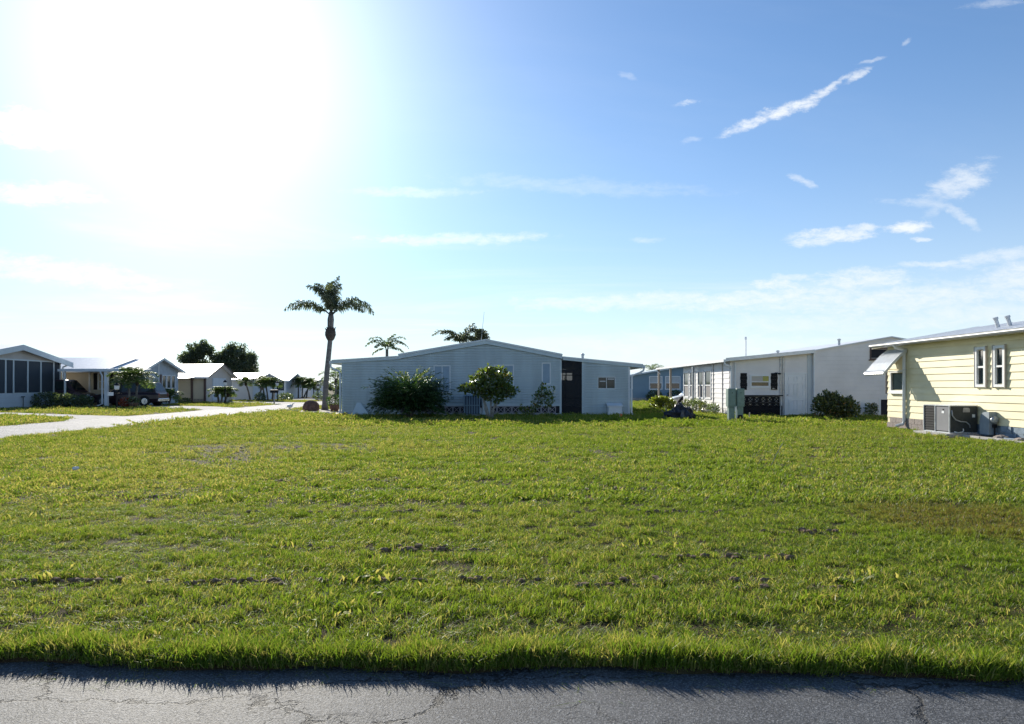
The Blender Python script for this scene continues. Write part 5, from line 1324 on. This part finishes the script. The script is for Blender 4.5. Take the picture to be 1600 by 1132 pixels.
# ------------------------------------------------------------------ grass
def grass_material():
    m = bpy.data.materials.new('grass_blade'); m.use_nodes = True
    N = NT(m.node_tree); N.n.clear(); out = N.node('ShaderNodeOutputMaterial')
    at = N.node('ShaderNodeAttribute', attribute_name='tint').outputs['Fac']
    pos = N.node('ShaderNodeNewGeometry').outputs['Position']
    rnd = N.node('ShaderNodeObjectInfo').outputs['Random']
    px, py, pz = N.xyz(pos)
    flat = N.vec(px, py, 0.0)
    big = N.noise(flat, .22, 4, .55); mid = N.noise(flat, 1.3, 5, .6); fine = N.noise(flat, 5.0, 4, .6)
    g1, g2, dry = (.088, .158, .020), (.220, .285, .036), (.42, .36, .15)
    k = N.m('ADD', N.m('MULTIPLY', at, .55), N.m('MULTIPLY', rnd, .25))
    c = N.mix(N.m('ADD', k, N.rng(mid, .3, .7, -.1, .25)), g1, g2)
    dryness = N.m('ADD', N.rng(big, .36, .66, .04, .32), N.rng(fine, .42, .72, 0, .36))
    dryness = N.m('ADD', dryness, N.rng(px, 3.0, -9.0, -.05, .20))
    c = N.mix(N.rng(N.m('ADD', at, dryness), .80, 1.15, 0, .85), c, dry)
    # reddish seeding weeds at the right
    ddx = N.m('DIVIDE', N.m('SUBTRACT', px, 5.0), 1.25); ddy = N.m('DIVIDE', N.m('SUBTRACT', py, 8.0), 1.25)
    r2 = N.m('ADD', N.m('MULTIPLY', ddx, ddx), N.m('MULTIPLY', ddy, ddy))
    c = N.mix(N.m('MULTIPLY', N.rng(N.m('ADD', r2, N.m('MULTIPLY', N.m('SUBTRACT', fine, .5), 2.4)), 1.5, .2), N.rng(at, .1, .7, .15, .72)), c, (.19, .11, .06))
    d = N.node('ShaderNodeBsdfDiffuse'); t = N.node('ShaderNodeBsdfTranslucent'); gl = N.node('ShaderNodeBsdfGlossy')
    N.l.new(c, d.inputs[0]); N.l.new(N.mix(1.0, c, (1.35, 1.35, .75), 'MULTIPLY'), t.inputs[0])
    gl.inputs[0].default_value = (.9, .92, .85, 1); gl.inputs['Roughness'].default_value = .5
    a = N.node('ShaderNodeMixShader'); a.inputs[0].default_value = .56
    N.l.new(d.outputs[0], a.inputs[1]); N.l.new(t.outputs[0], a.inputs[2])
    fr = N.node('ShaderNodeFresnel'); fr.inputs[0].default_value = 1.38
    e = N.node('ShaderNodeMixShader'); N.l.new(N.m('MULTIPLY', fr.outputs[0], .05), e.inputs[0])
    N.l.new(a.outputs[0], e.inputs[1]); N.l.new(gl.outputs[0], e.inputs[2]); N.l.new(e.outputs[0], out.inputs[0])
    return m


GRASS = grass_material()
proto = bpy.data.collections.new('grass_tufts')          # tufts live here, outside the scene; only the scatter uses them


def tuft(i, n, rad, h, w, lean, seed):
    q = np.random.default_rng(seed)
    a = q.uniform(0, 2 * np.pi, n); r_ = rad * np.sqrt(q.random(n))
    base = np.stack([r_ * np.cos(a), r_ * np.sin(a), np.full(n, -.005)], 1)
    yaw = q.uniform(0, 2 * np.pi, n); face = np.stack([np.cos(yaw), np.sin(yaw), np.zeros(n)], 1)
    ld = q.uniform(0, 2 * np.pi, n); lv = np.stack([np.cos(ld), np.sin(ld), np.zeros(n)], 1) * (lean * q.random(n) ** .7)[:, None]
    hh = h * (.45 + .75 * q.random(n)); ww = w * (.6 + .7 * q.random(n))
    up = np.array([0, 0, 1.0])
    p1 = base + (up * .55 + lv * .35) * hh[:, None]; p2 = base + (up * (1 - .25 * lean) + lv * 1.1) * hh[:, None]
    v = np.empty((n, 2, 4, 3)); s_ = face * ww[:, None] * .5
    v[:, 0, 0] = base - s_ * .8; v[:, 0, 1] = base + s_ * .8; v[:, 0, 2] = p1 + s_; v[:, 0, 3] = p1 - s_
    v[:, 1, 0] = p1 - s_; v[:, 1, 1] = p1 + s_; v[:, 1, 2] = p2 + s_ * .12; v[:, 1, 3] = p2 - s_ * .12
    me = np_mesh('tuft', v.reshape(-1, 3), 4, np.repeat(q.random(n), 2)); me.materials.append(GRASS)
    o = bpy.data.objects.new('tuft_%02d' % i, me); proto.objects.link(o)


for i in range(4): tuft(i, 56, .080, .066, .0044, .95, 100 + i)            # 0-3 near, fine
for i in range(4, 7): tuft(i, 60, .17, .080, .010, .8, 100 + i)           # 4-6 mid
for i in range(7, 10): tuft(i, 80, .36, .085, .022, .8, 100 + i)         # 7-9 far
tuft(10, 36, .06, .115, .0055, .40, 140); tuft(11, 32, .06, .135, .0055, .55, 141)     # 10-11 long, along the road edge
tuft(12, 26, .10, .13, .006, 1.6, 150)
tuft(13, 7, .16, .05, .0045, 3.2, 151); tuft(14, 16, .07, .075, .017, .8, 152); tuft(15, 20, .10, .08, .013, .9, 153)   # straw on the road; broad-leaved weeds                                    # 12 flat clippings


def inside(poly, x, y):
    r_ = np.zeros(len(x), bool); n = len(poly)
    for i in range(n):
        (x0, y0), (x1, y1) = poly[i], poly[(i + 1) % n]
        c = ((y0 > y) != (y1 > y)) & (x < (x1 - x0) * (y - y0) / ((y1 - y0) or 1e-9) + x0)
        r_ ^= c
    return r_


def vnoise(x, y, s, seed):
    """smooth value noise"""
    q = np.random.default_rng(seed).random((64, 64))
    X, Y = x / s, y / s; i, j = np.floor(X).astype(int), np.floor(Y).astype(int); f, g_ = X - i, Y - j
    f, g_ = f * f * (3 - 2 * f), g_ * g_ * (3 - 2 * g_)
    G = lambda a, b: q[a % 64, b % 64]
    return (G(i, j) * (1 - f) + G(i + 1, j) * f) * (1 - g_) + (G(i, j + 1) * (1 - f) + G(i + 1, j + 1) * f) * g_


PTS, SCL, ROT, VAR = [], [], [], []
FOOT = [[(HX, HY - .1), (HX + 14.2, HY - .1), (HX + 14.2, HY + 15), (HX, HY + 15)], [(WX, WY - .1), (WX + 12, WY - .2), (WX + 12, WY + 13), (WX, WY + 10)], [(YX - .4, YD), (YX + 7, YD), (YX + 7, 10), (YX - .4, 10)],
        [(-47, 44.6), (-33, 44.6), (-33, 54), (-47, 54)], [(-33, 52.0), (-26.5, 52.0), (-28, 62), (-44, 62)], [(-38, 65), (-27, 65), (-27, 71.2), (-38, 71.2)], [(12.3, 19.6), (13.5, 19.6), (13.5, 23.1), (12.3, 23.1)], BED] + DRIVES


def scatter(x, y, variants, hscale, keep_edge=True):
    ok = (y > edge_y(x) + .02) & ~((x > STREET_X0 - .05) & (x < STREET_X1 + .05))
    for p in FOOT: ok &= ~inside(p, x, y)
    # bare places: sandy patch, worn rows, small scalped spots
    b1 = ((x + 5.9) / 2.9) ** 2 + ((y - 16.3) / 2.4) ** 2
    n1 = vnoise(x, y, .55, 1) * .6 + vnoise(x, y, .18, 2) * .4
    bare = ((b1 < 1.4) & (n1 + .28 * (1 - b1) > .56))
    row = np.zeros(len(x))
    for yr, xa, xb, wd in ROWS: row = np.maximum(row, ((x > xa) & (x < xb)) * np.exp(-((y - yr - .04 * np.sin(x * 2)) / wd) ** 2))
    n2 = vnoise(x * .8, y * 1.8, .22, 3)
    bare |= (row * .55 + n2 * .62 > .82)
    bare |= n1 > .86
    bare |= ((y > 4.4) & (vnoise(x * .7, y * 1.7, .16, 21) * .55 + vnoise(x * .5, y * 1.5, .8, 22) * .45 < .28))
    ok &= ~(bare & (nrg.random(len(x)) < .62))                # bare spots keep a little short, thin grass
    x, y, bare = x[ok], y[ok], bare[ok]; n = len(x)
    hmod = .20 + .74 * vnoise(x * .5, y * 1.5, .9, 4) + .85 * vnoise(x, y * 1.3, .20, 5)
    sw = np.sin(y * 2 * np.pi / 1.15 + .25 * np.sin(x * .4)) > 0; stripe = .86 + .26 * sw
    s_ = hscale * hmod * stripe * np.where(bare, .42, 1.0)
    PTS.append(np.stack([x, y, np.zeros(n)], 1)); VAR.append(nrg.choice(variants, n))
    w_ = .85 + .4 * nrg.random(n)
    SCL.append(np.stack([w_, w_, s_ * (.8 + .4 * nrg.random(n))], 1))
    yaw = nrg.uniform(0, 6.283, n); lean = np.where(sw, .20, -.16) + nrg.normal(size=n) * .12     # mown in opposite directions
    ROT.append(np.stack([nrg.normal(size=n) * .10 - lean * 0, nrg.normal(size=n) * .10 + lean, yaw * 0 + np.pi * (nrg.random(n) < .0) + nrg.uniform(-.5, .5, n)], 1))


# worn rows seen across the lawn: y, x from, x to, half width
ROWS = [(6.55, -2.3, -.7, .10), (6.45, -1.7, .0, .06), (5.35, -2.7, -1.6, .08), (5.30, .1, .9, .06), (5.25, 1.0, 2.2, .05), (6.2, .8, 2.3, .08), (9.6, -6.0, -3.4, .14), (11.2, -4.0, -1.5, .14), (10.2, .6, 1.8, .12), (7.3, 2.3, 3.2, .10), (8.4, -3.0, 2.5, .06), (5.45, -4.2, 1.8, .035), (6.52, -4.5, 1.2, .04), (4.75, -3.2, 2.6, .03), (7.9, -5, 3, .05), (12.8, -2.2, -.8, .3), (14.8, -2.0, -.6, .25), (7.6, -4.5, 1.5, .06), (5.0, -1.2, -.2, .05)]


def zone(y0, y1, dens, variants, hs, halfw):
    n = int(dens * (y1 - y0) * 2 * halfw((y0 + y1) / 2))
    y = nrg.uniform(y0, y1, n); x = nrg.uniform(-1, 1, n) * halfw(y)
    scatter(x, y, variants, hs)


hw_ = lambda y: y * .69 + 2.2
zone(3.6, 6.0, 205, [0, 1, 2, 3], .80, hw_)
zone(6.0, 9.0, 175, [0, 1, 2, 3], .76, hw_)
zone(9.0, 16.0, 55, [4, 5, 6], .76, hw_)
zone(16.0, 26.0, 30, [4, 5, 6], .85, hw_)
zone(26.0, 38.0, 10, [7, 8, 9], .95, hw_)
zone(38.0, 75.0, 4, [7, 8, 9], 1.0, lambda y: 40 + 0 * y)
# long edge along the near road
xe = nrg.uniform(-6, 6, 3600); ye = edge_y(xe) + np.abs(nrg.normal(size=len(xe))) * .10 + .005 + .012 * np.sin(xe * 7)
PTS.append(np.stack([xe, ye, np.full(len(xe), -.02)], 1)); VAR.append(nrg.choice([10, 11, 10, 0, 1], len(xe)))
se = .36 + .54 * vnoise(xe, ye * 0, .22, 9) + .25 * nrg.random(len(xe))
SCL.append(np.stack([np.ones(len(xe)), np.ones(len(xe)), se], 1)); ROT.append(np.stack([nrg.normal(size=len(xe)) * .12 + .12, nrg.normal(size=len(xe)) * .12, nrg.uniform(0, 6.28, len(xe))], 1))
# unmown growth along the shade line of the middle house and scattered tall weeds
for (x0, x1, y0, y1, n, s_) in ((-1, 7.5, 30.6, 33.5, 420, 1.5), (-8, 8, 33, 36.2, 260, 1.2), (-3.5, -1.5, 15, 18.5, 60, 1.2), (-6.5, -4, 14.6, 18, 60, .9), (-3.2, 4.5, 4.4, 8, 300, .42), (9, 12.8, 17, 26, 120, .8)):
    x = nrg.uniform(x0, x1, n); y = nrg.uniform(y0, y1, n)
    PTS.append(np.stack([x, y, np.zeros(n)], 1)); VAR.append(nrg.choice([10, 11], n)); k = s_ * 1.6 * (.4 + .8 * nrg.random(n) ** 2)
    SCL.append(np.stack([1 + 0 * k + (y > 20) * .8, 1 + 0 * k + (y > 20) * .8, k], 1)); ROT.append(np.stack([nrg.normal(size=n) * .15, nrg.normal(size=n) * .15, nrg.uniform(0, 6.28, n)], 1))
# clippings and runners on the asphalt along the verge
xs_ = nrg.uniform(-5, 5, 130); ys_ = edge_y(xs_) - np.abs(nrg.normal(size=130)) * .16 + .03
PTS.append(np.stack([xs_, ys_, np.full(130, -.046)], 1)); VAR.append(np.full(130, 13)); SCL.append(np.stack([nrg.uniform(.3, 1, 130), nrg.uniform(.3, 1, 130), nrg.uniform(.1, .5, 130)], 1)); ROT.append(np.stack([np.zeros(130), np.zeros(130), nrg.uniform(0, 6.28, 130)], 1))
# broad-leaved weeds in drifts
xw = nrg.uniform(-11, 11, 9000); yw = nrg.uniform(4.3, 22, 9000)
kw = (vnoise(xw, yw, 1.1, 31) * .6 + vnoise(xw, yw, .35, 32) * .4 > .76) & (np.abs(xw) < yw * .72 + .5)
xw, yw = xw[kw], yw[kw]; n = len(xw)
PTS.append(np.stack([xw, yw, np.full(n, .01)], 1)); VAR.append(nrg.choice([14, 15], n)); k = .6 + .7 * nrg.random(n)
SCL.append(np.stack([k, k, k], 1)); ROT.append(np.stack([nrg.normal(size=n) * .1, nrg.normal(size=n) * .1, nrg.uniform(0, 6.28, n)], 1))
PTS, SCL, ROT, VAR = (np.concatenate(a) for a in (PTS, SCL, ROT, VAR))

me = bpy.data.meshes.new('grass_points'); me.vertices.add(len(PTS)); me.vertices.foreach_set('co', PTS.astype(np.float32).ravel())
for nm, ty, arr in (('scl', 'FLOAT_VECTOR', SCL), ('rot', 'FLOAT_VECTOR', ROT)):
    a = me.attributes.new(nm, ty, 'POINT'); a.data.foreach_set('vector', arr.astype(np.float32).ravel())
a = me.attributes.new('variant', 'INT', 'POINT'); a.data.foreach_set('value', VAR.astype(np.int32))
lawn = bpy.data.objects.new('grass', me); COL.objects.link(lawn); lawn['kind'] = 'stuff'
ng = bpy.data.node_groups.new('grass_scatter', 'GeometryNodeTree')
ng.interface.new_socket('Geometry', in_out='INPUT', socket_type='NodeSocketGeometry')
ng.interface.new_socket('Geometry', in_out='OUTPUT', socket_type='NodeSocketGeometry')
gi = ng.nodes.new('NodeGroupInput'); go = ng.nodes.new('NodeGroupOutput'); ip = ng.nodes.new('GeometryNodeInstanceOnPoints'); ci = ng.nodes.new('GeometryNodeCollectionInfo')
ci.inputs['Collection'].default_value = proto; ci.inputs['Separate Children'].default_value = True; ci.inputs['Reset Children'].default_value = True
def named(nm, ty):
    n = ng.nodes.new('GeometryNodeInputNamedAttribute'); n.data_type = ty; n.inputs['Name'].default_value = nm
    return next(o for o in n.outputs if o.enabled and o.name == 'Attribute')
L_ = ng.links.new
L_(gi.outputs[0], ip.inputs['Points']); L_(ci.outputs[0], ip.inputs['Instance']); ip.inputs['Pick Instance'].default_value = True
L_(named('variant', 'INT'), ip.inputs['Instance Index']); L_(named('rot', 'FLOAT_VECTOR'), ip.inputs['Rotation']); L_(named('scl', 'FLOAT_VECTOR'), ip.inputs['Scale'])
L_(ip.outputs[0], go.inputs[0])
md = lawn.modifiers.new('scatter', 'NODES'); md.node_group = ng

# soil clods and dry thatch turned up along the worn rows
SOILC = mat('dry_soil_clod', (.26, .165, .10), .95, .4, 30, .8, 60)
cb = MB(); q = random.Random(3)
for yr, xa, xb, wd in ROWS[:12]:
    x = xa
    while x < xb:
        x += q.uniform(.03, .16)
        if q.random() < .42:
            for _ in range(4):
                r_ = q.uniform(.008, .022) * (1 + yr / 30); cb.lump((x + q.gauss(0, .06), yr + q.gauss(0, wd * .45), r_ * .5 + q.uniform(0, .02)), (r_ * 1.5, r_, r_ * .9), q.randrange(9999), 5, 3, .4)
for k in range(120):
    x, y = q.gauss(-5.9, 1.5), q.gauss(16.3, 1.1); r_ = q.uniform(.012, .03); cb.lump((x, y, .005), (r_ * 1.5, r_, r_ * .8), k, 6, 4, .35)
cb.build('soil_clods', SOILC, kind='stuff')
